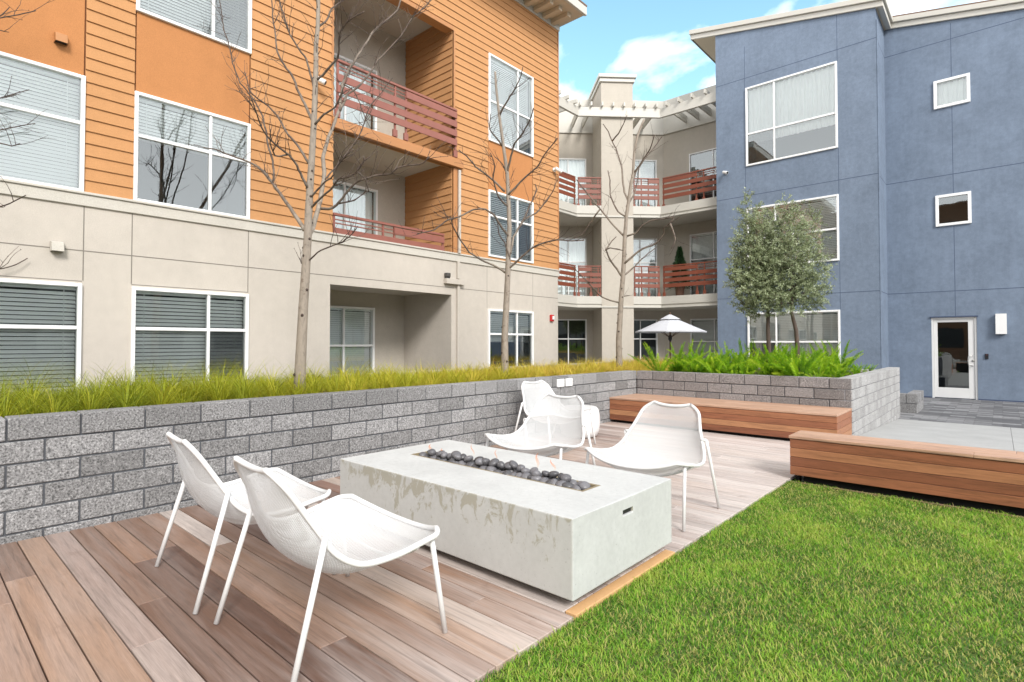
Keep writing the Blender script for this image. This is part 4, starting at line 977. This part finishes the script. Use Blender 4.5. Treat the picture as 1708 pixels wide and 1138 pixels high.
# ================================================================== FIXTURES
def security_camera(loc, n, lab):
    e = empty('security_camera', loc, math.atan2(n[1], n[0]), lab, 'security camera', 'white security cameras on the walls')
    mb = MB(); mb.tube([(0.0, 0, 0), (.03, 0, 0)], .055, 16); mb.build('base_plate', M['white_metal'], e, smooth=False)
    mb = MB(); mb.tube([(.028, 0, .0), (.09, 0, .01), (.13, .0, -.01)], .022, 10); mb.build('bracket_arm', M['white_metal'], e, smooth=True)
    mb = MB(); mb.tube([(.09, -.06, .01), (.16, .06, -.045), (.185, .10, -.065)], [.045, .045, .048], 14); mb.build('camera_body', M['white_metal'], e)
    mb = MB(); mb.tube([(.184, .099, -.0645), (.190, .108, -.070)], .035, 14); mb.build('lens', M['black'], e)
security_camera((OX + .027, 4.66, 5.82), (1, 0), 'white security camera on orange siding left of the upper balcony')
security_camera((OX + .03, 11.36, 5.87), (1, 0), 'white security camera at the far corner of the orange siding')
security_camera((-6.66, BY - .002, 6.93), (0, -1), 'white security camera high on the blue stucco wall')
e = empty('wall_lamp', (0, RY, 1.85), 0, 'white rectangular wall light beside the glazed entrance door', 'wall light')
mb = MB(); mb.box(-.105, .105, -.10, -.002, -.27, .27); mb.build('lamp_housing', M['white_metal'], e, bevel=.008)
mb = MB(); mb.box(-.112, .112, -.112, -.101, -.268, .268)
for z in (-.16, .16): mb.tube([(0, -.111, z), (0, -.117, z)], .011, 10)
mb.build('lamp_cover', M['white_frame'], e, bevel=.005)
e = empty('card_reader', (-.30, RY, .985), 0, 'small black card reader on blue wall right of the door', 'card reader')
mb = MB(); mb.box(-.037, .037, -.03, -.002, -.068, .068); mb.build('reader_body', M['black'], e, bevel=.006)
mb = MB(); mb.box(-.006, .006, -.0335, -.031, .035, .041); mb.build('indicator', M['red'], e)
e = empty('fire_alarm', (OX, 11.27, 1.99), 0, 'red and white fire alarm strobe on stucco near the building corner', 'fire alarm')
mb = MB(); mb.box(.002, .055, -.06, .06, -.085, .085); mb.build('alarm_body', M['red'], e, bevel=.006)
mb = MB(); mb.box(.0555, .09, -.025, .04, -.04, .05); mb.build('strobe', M['white_metal'], e, bevel=.008)
for y, lab in ((6.715, 'white weatherproof outlet cover on the planter wall beside the rear chair'), (6.93, 'second white outlet cover further along the planter wall')):
    e = empty('outlet_cover', (XW, y, .740), 0, lab, 'outlet', 'white outlet covers on the planter wall')
    mb = MB(); mb.box(.004, .030, -.085, .085, -.060, .060); mb.build('cover_plate', M['white_frame'], e, bevel=.006)
    mb = MB(); mb.box(.031, .038, -.035, .035, -.040, .040); mb.tube([(.036, 0, .02), (.0395, 0, .02)], .008, 8); mb.build('cover_flap', M['white_metal'], e, bevel=.003)
e = empty('flood_light', (OX + .05, 7.66, 2.70), 0, 'small dark flood light standing on the ledge by the downpipe', 'flood light')
mb = MB(); mb.box(-.03, .03, -.05, .05, .002, .03); mb.build('lamp_bracket', M['black'], e)
mb = MB(); mb.box(-.04, .05, -.055, .055, .03, .115); mb.build('lamp_head', plain('dark_bronze', (.07, .065, .06), .5), e, bevel=.012)

# umbrella on the patio
e = empty('patio_umbrella', (-7.66, 15.95, GZ), R(20), 'white canvas patio umbrella with dark wooden pole below the balconies', 'umbrella')
mb = MB(); nseg = 8; RU = 1.07; rings = [(0, 2.43), (.10, 2.405), (.30, 2.315)]; 
def ring(r, z, sag): return [(r * math.cos(2 * math.pi * j / 16) * (1 if j % 2 == 0 else 1 - sag), r * math.sin(2 * math.pi * j / 16) * (1 if j % 2 == 0 else 1 - sag), z - (0 if j % 2 == 0 else -sag * .12)) for j in range(16)]
prof = [(.012, 2.36), (.30, 2.235), (.65, 2.075), (.92, 1.955), (RU, 1.895), (RU - .010, 1.865)]
Vv = []; 
for k, (r, z) in enumerate(prof): Vv += ring(r, z, .05 if k else 0)
Ff = [(k * 16 + j, k * 16 + (j + 1) % 16, (k + 1) * 16 + (j + 1) % 16, (k + 1) * 16 + j) for k in range(len(prof) - 1) for j in range(16)]
mb.mesh(Vv, Ff); cn_ = mb.build('canopy', M['umbrella'], e); s_ = cn_.modifiers.new('solid', 'SOLIDIFY'); s_.thickness = .006
mb = MB(); Vv = []
for r, z in ((.012, 2.43), (.17, 2.36), (.33, 2.27)): Vv += ring(r, z, .06)
mb.mesh(Vv, [(k * 16 + j, k * 16 + (j + 1) % 16, (k + 1) * 16 + (j + 1) % 16, (k + 1) * 16 + j) for k in range(2) for j in range(16)]); mb.build('vent_cap', M['umbrella'], e)
mb = MB(); mb.tube([(0, 0, 0), (0, 0, 2.40)], .024, 12); mb.tube([(0, 0, 2.40), (0, 0, 2.47), (0, 0, 2.51)], [.02, .026, .006], 10); mb.build('pole', M['brown_wood'], e)
mb = MB(); 
for j in range(8):
    a = 2 * math.pi * j / 8; mb.tube([(.02 * math.cos(a), .02 * math.sin(a), 2.26), (1.05 * math.cos(a), 1.05 * math.sin(a), 1.90)], .009, 6); mb.tube([(.03 * math.cos(a), .03 * math.sin(a), 1.72), (.55 * math.cos(a), .55 * math.sin(a), 2.06)], .008, 6)
mb.build('ribs', M['brown_wood'], e)
mb = MB(); mb.lathe([(.03, 1.60), (.06, 1.66), (.055, 1.76), (.03, 1.80)], n=12); mb.build('crank_hub', M['black'], e)
mb = MB(); mb.lathe([(.001, 0), (.27, 0), (.27, .05), (.06, .09), (.04, .25), (.03, .25)], n=24); mb.build('umbrella_base', M['black'], e)

# ================================================================== PLANTS
G = np.random.default_rng(21)
def ribbons(base, dirs, length, width, droop, nseg, tone, up=None):
    """arched blades: base (n,3), horizontal directions (n,2), lean 0..1"""
    n = len(base); t = np.linspace(0, 1, nseg + 1); th0 = up if up is not None else np.full(n, .2)
    P = np.zeros((n, nseg + 1, 2, 3)); pos = base.copy(); ang = th0.copy(); side = np.stack([-dirs[:, 1], dirs[:, 0], np.zeros(n)], 1)
    for k in range(nseg + 1):
        wk = (width * (1 - t[k]) ** .7 + .0004)[:, None]
        P[:, k, 0] = pos - side * wk; P[:, k, 1] = pos + side * wk
        st = (length / nseg)[:, None]; d = np.stack([dirs[:, 0] * np.sin(ang), dirs[:, 1] * np.sin(ang), np.cos(ang)], 1); pos = pos + d * st; ang = ang + droop / nseg
    V = P.reshape(-1, 3); b = (np.arange(n) * (nseg + 1) * 2)[:, None]
    F = np.concatenate([b + np.array([[2 * k, 2 * k + 1, 2 * k + 3, 2 * k + 2]]) for k in range(nseg)])
    return V, F, np.concatenate([tone] * nseg)
# bunch grass: clumps filling the long planter
def bunch():
    cs = []
    for y in np.arange(-2.4, 13.7, .20):
        for x in np.arange(-7.30, -5.30, .20): cs.append((x + G.uniform(-.09, .09), y + G.uniform(-.09, .09), 1))
    for y in np.arange(9.35, 13.7, .22):
        for x in np.arange(-5.3, -4.5, .22): cs.append((x + G.uniform(-.09, .09), y + G.uniform(-.09, .09), .75))
    cs = np.array(cs); g = np.clip((cs[:, 1] - 1.2) / 6.5, 0, 1)
    near = cs[:, 1] < 4.5; per = 70; n = len(cs) * per
    ci = np.repeat(np.arange(len(cs)), per); th = G.uniform(0, 2 * np.pi, n); r = G.uniform(0, .05, n) 
    cl = G.uniform(.55, 1.25, len(cs)) * cs[:, 2] * (1 - .30 * g)
    base = np.stack([cs[ci, 0] + r * np.cos(th), cs[ci, 1] + r * np.sin(th), np.full(n, ZS - .01)], 1)
    ln = (.45 * cl[ci]) * G.uniform(.6, 1.25, n)
    ctone = .24 + .44 * g + G.uniform(-.10, .10, len(cs)); tone = np.clip(ctone[ci] + G.normal(0, .11, n), .03, 1)
    return np_mesh('bunch_grass', *ribbons(base, np.stack([np.cos(th), np.sin(th)], 1), ln, G.uniform(.0016, .0030, n), G.uniform(.9, 2.5, n), 6, tone, G.uniform(.03, .60, n)), M['bunch'])
tag(bunch(), 'arching yellow green ornamental grass turning gold along the planter', 'ornamental grass', kind='stuff')
# foxtail ferns, each a plant
def fern_mesh(seed):
    g = np.random.default_rng(seed); V, F, T = [], [], []; off = 0
    for i in range(12):
        th = g.uniform(0, 2 * np.pi); L_ = g.uniform(.34, .74); ft = g.uniform(-.32, .28); lean = g.uniform(.06, .80); dr = g.uniform(.1, .9); d = np.array([np.cos(th), np.sin(th)])
        m = 300; s = g.random(m) ** .85; pos = np.zeros((m, 3)); ang = lean + dr * s
        # integrate stem
        ks = np.linspace(0, 1, 30); a = lean + dr * ks; cx = np.concatenate([[0], np.cumsum(np.sin(a[:-1]))]) / 29 * L_; cz = np.concatenate([[0], np.cumsum(np.cos(a[:-1]))]) / 29 * L_
        sx, sz = np.interp(s, ks, cx), np.interp(s, ks, cz); base = np.stack([sx * d[0], sx * d[1], sz], 1)
        tang = np.stack([np.sin(ang) * d[0], np.sin(ang) * d[1], np.cos(ang)], 1); rv = g.standard_normal((m, 3)); rv -= tang * (rv * tang).sum(1, keepdims=True); rv /= np.linalg.norm(rv, axis=1, keepdims=True)
        w_ = (.046 * np.sin(np.pi * np.clip(s * .86 + .12, 0, 1)) ** .7 + .004)[:, None] * g.uniform(.7, 1.2, (m, 1)); tip = base + rv * w_ + tang * w_ * 1.1
        sd_ = np.cross(rv, tang) * .0030; mid_ = (base + tip) / 2
        V.append(np.stack([base, mid_ + sd_, tip, mid_ - sd_], 1).reshape(-1, 3)); F.append(off + np.arange(m)[:, None] * 4 + np.arange(4)[None]); off += m * 4
        T.append(np.clip(.50 + ft + .30 * (s - .5) + g.normal(0, .10, m), 0, 1))
    return np.concatenate(V), np.concatenate(F), np.concatenate(T)
ferns = []
for i in range(5): ferns.append(np_mesh('foxtail_fern', *fern_mesh(i), M['fern']))
spots = []
for x in np.arange(-4.55, -1.92, .36):
    for y in np.arange(9.45, 13.4, .62): spots.append((x + rnd.uniform(-.12, .12), y + rnd.uniform(-.16, .16)))
for x in np.arange(-4.7, -2.1, .33): spots.append((x + rnd.uniform(-.06, .06), 9.38))
for i, (x, y) in enumerate(spots):
    o = ferns[i] if i < 5 else ferns[i % 5].copy()
    if i >= 5: col.objects.link(o)
    s_ = rnd.uniform(.55, 1.15) * (.66 if x > -2.3 else 1); o.location = (x, y, ZS - .02); o.scale = (s_, s_, s_); o.rotation_euler = (0, 0, rnd.uniform(0, 6.28))
    tag(o, 'bright green foxtail fern among many in the end of the block planter', 'fern', 'foxtail ferns in the planter')

# ---- bare trees: main limbs follow the photograph, spread in depth, then twigs
def bare_tree(base_xy, traces, lab, seed, trunk_r, twig_n, ext=True):
    r = random.Random(seed); D = float(np.dot(np.array([*base_xy, 0]), FWD)); ppm = F_PX / D
    e = empty('bare_tree', (*base_xy, ZS), 0, lab, 'tree', 'bare young trees in the planter', world=True)
    tk, lb, tw = MB(), MB(), MB(); placed = []
    for bi, (w0, w1, pts) in enumerate(traces):
        p = np.array(pts, float)
        # resample
        seg = np.hypot(*np.diff(p, axis=0).T); cum = np.concatenate([[0], np.cumsum(seg)]); n = max(4, int(cum[-1] / 7)); q_ = np.linspace(0, cum[-1], n)
        px, py = np.interp(q_, cum, p[:, 0]), np.interp(q_, cum, p[:, 1])
        if bi:
            px[1:-1] += np.array([r.uniform(-.7, .7) for _ in range(n - 2)]); d0 = 0
            if placed: d0 = min(placed, key=lambda a: (a[0] - px[0]) ** 2 + (a[1] - py[0]) ** 2)[2]
            sl = r.choice((-1, 1)) * r.uniform(.25, .75) / ppm
        else: d0, sl = 0, 0
        off = d0 + sl * q_ * (1 if bi else 0) + (np.sin(q_ / 40 + bi) * .02 if bi else 0)
        P = [at_depth(x, y, D + o_) for x, y, o_ in zip(px, py, off)]
        if bi == 0: P.insert(0, np.array([base_xy[0], base_xy[1], ZS - .05]))
        rad = [max(.0022, (.66 if bi else .86) * (w0 + (w1 - w0) * (k / (len(P) - 1)) ** .8) / 2 / ppm) for k in range(len(P))]
        if bi == 0: rad = [rad[0] * 1.1] + rad[1:]
        tones = [min(1, max(0, .25 + (x - .006) * 26 + r.uniform(-.1, .1))) if bi else .8 for x in rad]
        (tk if bi == 0 else lb).tube(P, rad, 10 if bi == 0 else 6, tones)
        if bi == 0:
            for k in range(2, len(P) - 1, 2):
                if r.random() < .7:
                    a = r.uniform(0, 6.28); c = Vector(P[k]) + Vector((math.cos(a), math.sin(a), 0)) * rad[k] * .9; tk.tube([c - Vector((0, 0, rad[k] * .3)), c, c + Vector((0, 0, rad[k] * .3))], [rad[k] * .2, rad[k] * .34, rad[k] * .15], 6, .05)
        placed += list(zip(px, py, off)); 
        dirs = np.diff(np.array(P), axis=0)
        # twigs
        nt_ = int(len(P) * twig_n * (.35 if bi == 0 else 1))
        for _ in range(nt_):
            k = r.randrange(len(P) // (3 if bi else 2), len(P) - 1); s0 = Vector(P[k]); d = Vector(dirs[k]).normalized(); ax = Vector((r.gauss(0, 1), r.gauss(0, 1), r.gauss(0, .7))); d = (d * .75 + ax.normalized() * .75 + Vector((0, 0, .28))).normalized()
            Lt = r.uniform(.12, .48) * (1 if bi else .8); tp = [s0]; m = max(3, int(Lt / .07))
            for j in range(m):
                d = (d + Vector((r.gauss(0, .16), r.gauss(0, .16), r.gauss(.05, .14)))).normalized(); tp.append(tp[-1] + d * Lt / m)
            r0 = min(rad[k] * .6, .0042); tw.tube(tp, [r0 * (1 - .6 * j / m) for j in range(m + 1)], 5, r.uniform(.1, .5))
            if r.random() < .55:
                j = r.randrange(1, m); d2 = (d + Vector((r.gauss(0, .8), r.gauss(0, .8), r.gauss(.2, .5)))).normalized(); L2 = Lt * r.uniform(.3, .6); tw.tube([tp[j], tp[j] + d2 * L2 * .5 + Vector((0, 0, .01)), tp[j] + d2 * L2], [r0 * .6, r0 * .5, r0 * .3], 4, r.uniform(.1, .4))
            for v in tp[1:]:
                if r.random() < .35: tw.tube([v - Vector((0, 0, .005)), v, v + Vector((0, 0, .008))], [.002, r0 * 1.35, .001], 5, .05)
    tk.build('trunk', M['bark'], e, smooth=True); lb.mesh_join(tw); lb.build('crown', M['bark'], e, smooth=True)
    return e
T1 = [(23, 5, [(500, 632), (503, 570), (506, 510), (510, 450), (513, 400), (515, 350), (518, 300), (521, 250), (523.6, 203), (525, 170), (526, 139), (527, 110), (527, 76), (530, 46), (531, 10), (530, -60), (534, -130)]),
 (8, 2.5, [(523, 205), (511, 180), (497, 152), (489, 128), (479, 116), (467, 98), (462, 84), (459, 54), (455, 30), (452, -10), (449, -60)]),
 (6, 2.5, [(525, 150), (515, 112), (511, 98), (497, 80), (483, 58), (477, 36), (471, 18), (465, -5), (455, -50)]),
 (11, 3.5, [(508, 384), (498, 367), (483, 345), (468, 325), (455, 306), (441, 287), (426, 276), (412, 269), (392, 262), (375, 256), (360, 249), (340, 247)]),
 (6, 2.5, [(455, 305), (457, 291), (455, 269), (447, 244), (445, 222), (437, 192), (422, 164), (400, 138), (388, 106), (382, 74), (374, 54), (369, 16), (362, -30)]),
 (7, 2.5, [(515, 315), (505, 298), (494, 274), (481, 258), (466, 247), (449, 232), (437, 215), (428, 190), (420, 164)]),
 (7, 3, [(515, 272), (505, 257), (494, 239), (478, 222), (470, 205), (463, 193), (445, 175), (430, 165), (418, 155), (408, 120)]),
 (15, 5, [(510, 410), (516, 393), (522, 378), (530, 352), (536, 323), (541, 291), (539, 262), (547, 232), (558, 205), (567, 180), (571, 138), (584, 114), (599, 90), (611, 72), (621, 54), (639, 38), (652, 28), (663, 16), (669, 0), (676, -45)]),
 (8, 3, [(534, 348), (552, 349), (564, 340), (577, 323), (591, 306), (601, 301), (626, 293), (650, 291), (665, 279), (680, 276), (704, 274), (716, 261)]),
 (7, 3, [(517, 348), (532, 333), (552, 316), (564, 298), (581, 296), (596, 286), (606, 271), (607, 262)]),
 (6, 3, [(518, 330), (530, 316), (542, 303), (554, 296), (564, 276), (577, 259), (589, 249)]),
 (8, 3, [(567, 185), (579, 158), (599, 144), (619, 120), (631, 100), (649, 82), (669, 60), (681, 40), (687, 28), (700, 20), (720, 0), (735, -30)]),
 (7, 3, [(524, 209), (540, 191), (559, 180), (566, 165), (572, 150)]),
 (7, 3, [(527, 135), (538, 126), (548, 114), (559, 102), (565, 95), (566, 56), (577, 38), (591, 28), (607, 20)]),
 (6, 2.5, [(530, 46), (546, 34), (553, 14), (575, -2), (590, -25)]),
 (5, 2, [(507, 440), (517, 434), (532, 419), (552, 411), (572, 404), (586, 392), (597, 377)]),
 (4, 2, [(507, 436), (502, 440), (500, 430)]),
 (5, 2.5, [(596, 286), (610, 300), (615, 320)]), (5, 2.5, [(541, 300), (560, 280), (590, 240), (605, 215), (615, 180), (640, 150), (655, 130)]), (5, 2, [(564, 340), (590, 335), (612, 318)]),
 (5, 2, [(571, 140), (590, 150), (601, 175), (610, 200), (600, 225)]), (5, 2, [(481, 258), (460, 262), (450, 240), (452, 215)])]
bare_tree((-6.02, 3.09), T1, 'largest bare tree with spreading limbs, left of the balconies', 5, .09, .60)
T2 = [(15, 4, [(842, 610), (842, 560), (845, 500), (847, 457), (848, 412), (850, 380), (848, 330), (846, 290), (839, 239), (833, 194), (828, 150), (826, 120)]),
 (6, 2.5, [(843, 455), (825, 443), (805, 435), (783, 421), (763, 393), (755, 378), (752, 362)]),
 (6, 2.5, [(853, 398), (836, 379), (825, 359), (808, 348), (788, 350), (766, 362), (746, 367), (724, 384), (696, 390)]),
 (6, 2.5, [(848, 449), (870, 429), (890, 412), (910, 404), (930, 400), (952, 402), (974, 401)]),
 (7, 3, [(851, 424), (857, 395), (873, 367), (887, 336), (896, 317), (893, 308)]),
 (6, 2.5, [(848, 325), (862, 310), (880, 292), (895, 280), (914, 250), (930, 230)]),
 (6, 2.5, [(842, 320), (828, 305), (812, 292), (795, 280), (780, 262), (770, 255), (765, 250)]),
 (6, 2.5, [(846, 290), (852, 262), (858, 240), (870, 225), (884, 200), (890, 180)]),
 (5, 2, [(839, 245), (826, 228), (816, 215), (818, 190)]), (5, 2, [(833, 194), (845, 170), (858, 150), (868, 130), (872, 112)]),
 (5, 2, [(847, 345), (832, 330), (822, 300), (826, 275), (818, 255)]), (5, 2, [(850, 430), (842, 405), (832, 392), (830, 372)]), (5, 2, [(873, 367), (895, 355), (908, 340), (922, 320), (930, 300)]), (4, 2, [(846, 290), (836, 270), (826, 262)])]
bare_tree((-6.02, 6.57), T2, 'bare slender tree before the orange building corner window', 8, .07, .60)
T3 = [(13, 4, [(1033, 603), (1032, 570), (1034, 535), (1036, 500), (1039, 464), (1041, 430), (1042, 399), (1045, 360), (1049, 333), (1052, 310), (1056, 290), (1058, 255), (1064, 225), (1074, 200)]),
 (6, 2.5, [(1043, 396), (1022, 374), (1005, 353), (991, 338), (976, 319), (962, 300)]),
 (5, 2.5, [(1044, 362), (1030, 353), (1022, 336), (1017, 321), (1018, 304), (1014, 285)]),
 (6, 2.5, [(1048, 335), (1042, 321), (1039, 300), (1037, 278), (1033, 263), (1025, 242), (1020, 235), (1015, 220), (1006, 207)]),
 (5, 2, [(1021, 236), (1030, 225), (1042, 205), (1046, 192)]),
 (6, 2.5, [(1041, 440), (1051, 431), (1061, 423), (1073, 414), (1090, 409), (1100, 402), (1108, 389), (1107, 380), (1115, 375), (1124, 365)]),
 (5, 2, [(1118, 373), (1123, 388), (1127, 402), (1120, 415)]), (5, 2.5, [(1046, 394), (1061, 389), (1072, 375), (1085, 368), (1102, 366), (1125, 362)]),
 (6, 2.5, [(1038, 462), (1019, 435), (1010, 418), (1014, 413), (1040, 418)]), (5, 2, [(1010, 418), (1018, 405), (1028, 395)]),
 (5, 2, [(1033, 505), (1017, 501), (1001, 494), (988, 479), (976, 466), (960, 450), (955, 445)]), (4, 2, [(1034, 495), (1050, 493)]),
 (5, 2, [(1040, 460), (1055, 448), (1070, 432), (1085, 420), (1095, 412)]), (5, 2, [(1052, 310), (1062, 285), (1078, 262), (1096, 240), (1104, 228)]), (5, 2, [(1056, 290), (1072, 268), (1084, 250), (1092, 225)]),
 (5, 2, [(1000, 350), (985, 372), (972, 392), (950, 400)]), (5, 2, [(1045, 345), (1058, 325), (1063, 300), (1066, 280)])]
bare_tree((-6.02, 10.15), T3, 'bare thin tree standing before the tan pillar', 12, .06, .55)
T4 = [(22, 6, [(-150, 720), (-152, 560), (-148, 400), (-140, 250), (-135, 100), (-130, -60)]),
 (7, 2.5, [(-148, 430), (-100, 470), (-60, 470), (-20, 452), (10, 447), (28, 441), (46, 431)]), (6, 2.5, [(-146, 330), (-100, 320), (-50, 348), (0, 345), (14, 341), (43, 326)]),
 (6, 2.5, [(-142, 270), (-90, 250), (-40, 225), (0, 217), (40, 209), (59, 206)]), (5, 2.5, [(-142, 240), (-90, 220), (-30, 235), (0, 239), (20, 244), (33, 240)]),
 (6, 2.5, [(-138, 180), (-80, 170), (-30, 168), (0, 164), (30, 155), (49, 150)]), (6, 2.5, [(-135, 100), (-80, 60), (-30, 35), (0, 30), (30, 25), (60, 18)]), (5, 2, [(-30, 35), (-10, 45), (0, 51), (15, 54)]), (5, 2, [(-20, 32), (0, 28), (16, 12)])]
at4 = at_depth(-150, 720, 5.75)
bare_tree((float(at4[0]), float(at4[1])), T4, 'bare tree outside the left picture edge, only branch tips reaching in', 15, .08, .2)

# ---- olive trees
def olive(base, top_c, trunk_px, clumps, lab, seed, nleaf):
    g = np.random.default_rng(seed); r = random.Random(seed); D = float(np.dot(np.array([*base, 0]), FWD)); ppm = F_PX / D
    e = empty('olive_tree', (*base, ZS), 0, lab, 'tree', 'young olive trees among the ferns', world=True)
    P = [np.array([*base, ZS - .05])] + [at_depth(x, y, D) for x, y in trunk_px]; n = len(P)
    tk = MB(); tk.tube(P, [.045 - .028 * k / (n - 1) for k in range(n)], 10, [.35] * n); cr = MB(); top = Vector(P[-1]); fork = Vector(P[-3])
    V, T = [], []; br = MB()
    for (cx, cy, rx, ry, wgt, dd) in clumps:
        c = at_depth(1300 + (cx - 1300) * .95, cy, D + dd); rr = np.array([rx / ppm, rx / ppm * .95, ry / ppm]) * np.array([.86, .9, .95])
        br.tube([fork + (top - fork) * r.random(), (fork + Vector(c)) / 2 + Vector((0, 0, .08)), Vector(c) + Vector((r.uniform(-.05, .05), 0, rr[2] * .5))], [.011, .008, .003], 5, .3)
        ns = int(nleaf * wgt / 26)
        for _ in range(ns):
            d = g.standard_normal(3); d /= np.linalg.norm(d); rad_ = g.random() ** .45; s0 = c + d * rr * rad_
            out = (d * np.array([1, 1, .6]) + np.array([0, 0, .35]) + g.standard_normal(3) * .5); out /= np.linalg.norm(out); L_ = g.uniform(.10, .26)
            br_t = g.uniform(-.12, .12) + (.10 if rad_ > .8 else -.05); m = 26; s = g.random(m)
            base_ = s0 + out * (s * L_)[:, None] + g.standard_normal((m, 3)) * .006
            ld = out * .55 + g.standard_normal((m, 3)) * .75; ld /= np.linalg.norm(ld, axis=1, keepdims=True)
            sd_ = np.cross(ld, g.standard_normal((m, 3))); sd_ /= np.linalg.norm(sd_, axis=1, keepdims=True)
            ll = g.uniform(.036, .062, (m, 1)); wd = g.uniform(.0050, .0078, (m, 1)); tip = base_ + ld * ll; md = base_ + ld * ll * .5
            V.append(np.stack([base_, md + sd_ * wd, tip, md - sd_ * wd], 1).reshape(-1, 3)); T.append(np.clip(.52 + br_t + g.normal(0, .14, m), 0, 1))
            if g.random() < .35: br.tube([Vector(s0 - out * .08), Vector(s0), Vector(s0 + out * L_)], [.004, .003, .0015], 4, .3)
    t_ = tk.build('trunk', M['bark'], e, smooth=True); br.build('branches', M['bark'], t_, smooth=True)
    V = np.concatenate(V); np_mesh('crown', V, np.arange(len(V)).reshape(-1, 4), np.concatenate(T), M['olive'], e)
    return e, D
o1, D1 = olive((-3.35, 11.2), None, [(1283, 590), (1281, 550), (1281, 515), (1280, 490), (1277, 455), (1275, 420)],
 [(1275, 452, 42, 42, 1.5, 0), (1250, 430, 34, 38, 1, .1), (1262, 480, 38, 34, 1, -.15), (1240, 468, 26, 26, .6, .0), (1285, 410, 34, 34, .8, .1), (1258, 392, 26, 30, .45, -.1), (1252, 355, 17, 26, .18, 0), (1243, 337, 8, 10, .04, 0), (1300, 470, 30, 40, .9, -.2), (1270, 512, 36, 18, .5, .1), (1240, 512, 16, 18, .16, 0), (1225, 450, 14, 26, .13, .1), (1232, 400, 14, 16, .12, .1), (1290, 378, 18, 30, .22, 0)],
 'olive tree with straight trunk and grey green crown among the ferns', 3, 6000)
o2, D2 = olive((-2.84, 11.2), None, [(1330, 580), (1328, 552), (1323, 532), (1320, 520), (1322, 480), (1322, 440)],
 [(1325, 470, 40, 40, 1.2, .1), (1345, 440, 32, 34, .7, 0), (1318, 420, 34, 32, .8, -.1), (1340, 500, 34, 22, .6, .15), (1358, 480, 24, 30, .35, 0), (1350, 400, 20, 30, .35, .0), (1322, 382, 24, 34, .4, 0), (1313, 350, 14, 20, .14, .0), (1362, 368, 10, 18, .10, 0), (1378, 492, 12, 22, .10, 0), (1308, 508, 30, 18, .4, -.1), (1374, 445, 12, 16, .08, 0)],
 'olive tree with slightly leaning trunk, right of its straight neighbour', 6, 4400)
# round tag hung in the first olive
c = at_depth(1292.5, 503, D1 - .25); e = empty('tree_tag', tuple(c), YAW, 'small round white tag with a green emblem hanging in the olive tree', 'tree tag')
mb = MB(); mb.tube([(0, .004, 0), (0, -.004, 0)], .058, 20); mb.build('tag_disc', M['white_frame'], e)
mb = MB(); gm = plain('dark_green_print', (.03, .12, .07), .6)
for z in (.013, -.013): 
    pts = [(.013 * math.cos(a), -.0055, z + .012 * math.sin(a)) for a in np.linspace(0, 2 * math.pi, 13)]; mb.tube(pts, .0045, 5)
mb.build('tag_emblem', gm, e)
mb = MB(); mb.tube([(0, 0, .055), (.01, .01, .22)], .0015, 5); mb.build('tag_wire', M['black'], e)

# ---- conifer on the balcony and leafy shrub on the patio
def leafy(name, loc, lab, catg, fn, mat_, pot=None):
    e = empty(name, loc, 0, lab, catg)
    V, T = fn(); np_mesh('foliage', V, np.arange(len(V)).reshape(-1, 4), T, M[mat_], e)
    mb = MB(); mb.tube([(0, 0, .0), (0, 0, .5)], [.02, .014], 8, .2); mb.build('trunk', M['bark'], e)
    if pot: mb = MB(); mb.lathe([(.001, 0), (pot * .8, 0), (pot, .32), (pot * 1.06, .33), (pot * 1.06, .36), (.001, .35)], n=20); mb.build('pot', plain('brown_clay_pot', (.18, .09, .06), .7), e)
    return e
def conifer():
    g = np.random.default_rng(4); n = 7000; h = g.random(n) ** .8; lay = np.abs(((h * 8) % 1) - .5); rmax = (1 - h) * .52 * (.72 + .55 * lay); th = g.random(n) * 6.283; r = rmax * np.sqrt(g.random(n)); z = .35 + h * 1.42 - r * .25
    b = np.stack([r * np.cos(th), r * np.sin(th), z], 1); d = np.stack([np.cos(th), np.sin(th), -.15 + .3 * g.standard_normal(n)], 1) + .4 * g.standard_normal((n, 3)); d /= np.linalg.norm(d, axis=1, keepdims=True)
    s = np.cross(d, g.standard_normal((n, 3))); s /= np.linalg.norm(s, axis=1, keepdims=True); tip = b + d * .09; md = b + d * .045
    return np.stack([b, md + s * .009, tip, md - s * .009], 1).reshape(-1, 3), np.clip(.35 + .25 * g.standard_normal(n), 0, 1)
def shrub():
    g = np.random.default_rng(5); n = 1500; p = g.standard_normal((n, 3)); p /= np.linalg.norm(p, axis=1, keepdims=True); p *= (g.random((n, 1)) ** .4) * np.array([.34, .34, .42]); p[:, 2] += .75
    d = g.standard_normal((n, 3)); d /= np.linalg.norm(d, axis=1, keepdims=True); s = np.cross(d, g.standard_normal((n, 3))); s /= np.linalg.norm(s, axis=1, keepdims=True); md = p + d * .04
    return np.stack([p, md + s * .024, p + d * .085, md - s * .024], 1).reshape(-1, 3), np.clip(.5 + .3 * g.standard_normal(n), 0, 1)
ce = leafy('potted_conifer', (-8.62, 18.75, F2[1] + .002), 'dark green potted conifer standing behind a balcony railing', 'potted tree', conifer, 'dark_leaf', .17)
sp_ = at_depth(1137, 590, 17.2); leafy('leafy_shrub', (float(sp_[0]), float(sp_[1]), GZ), 'dark leafy potted shrub beside the umbrella pole', 'shrub', shrub, 'dark_leaf', .2)
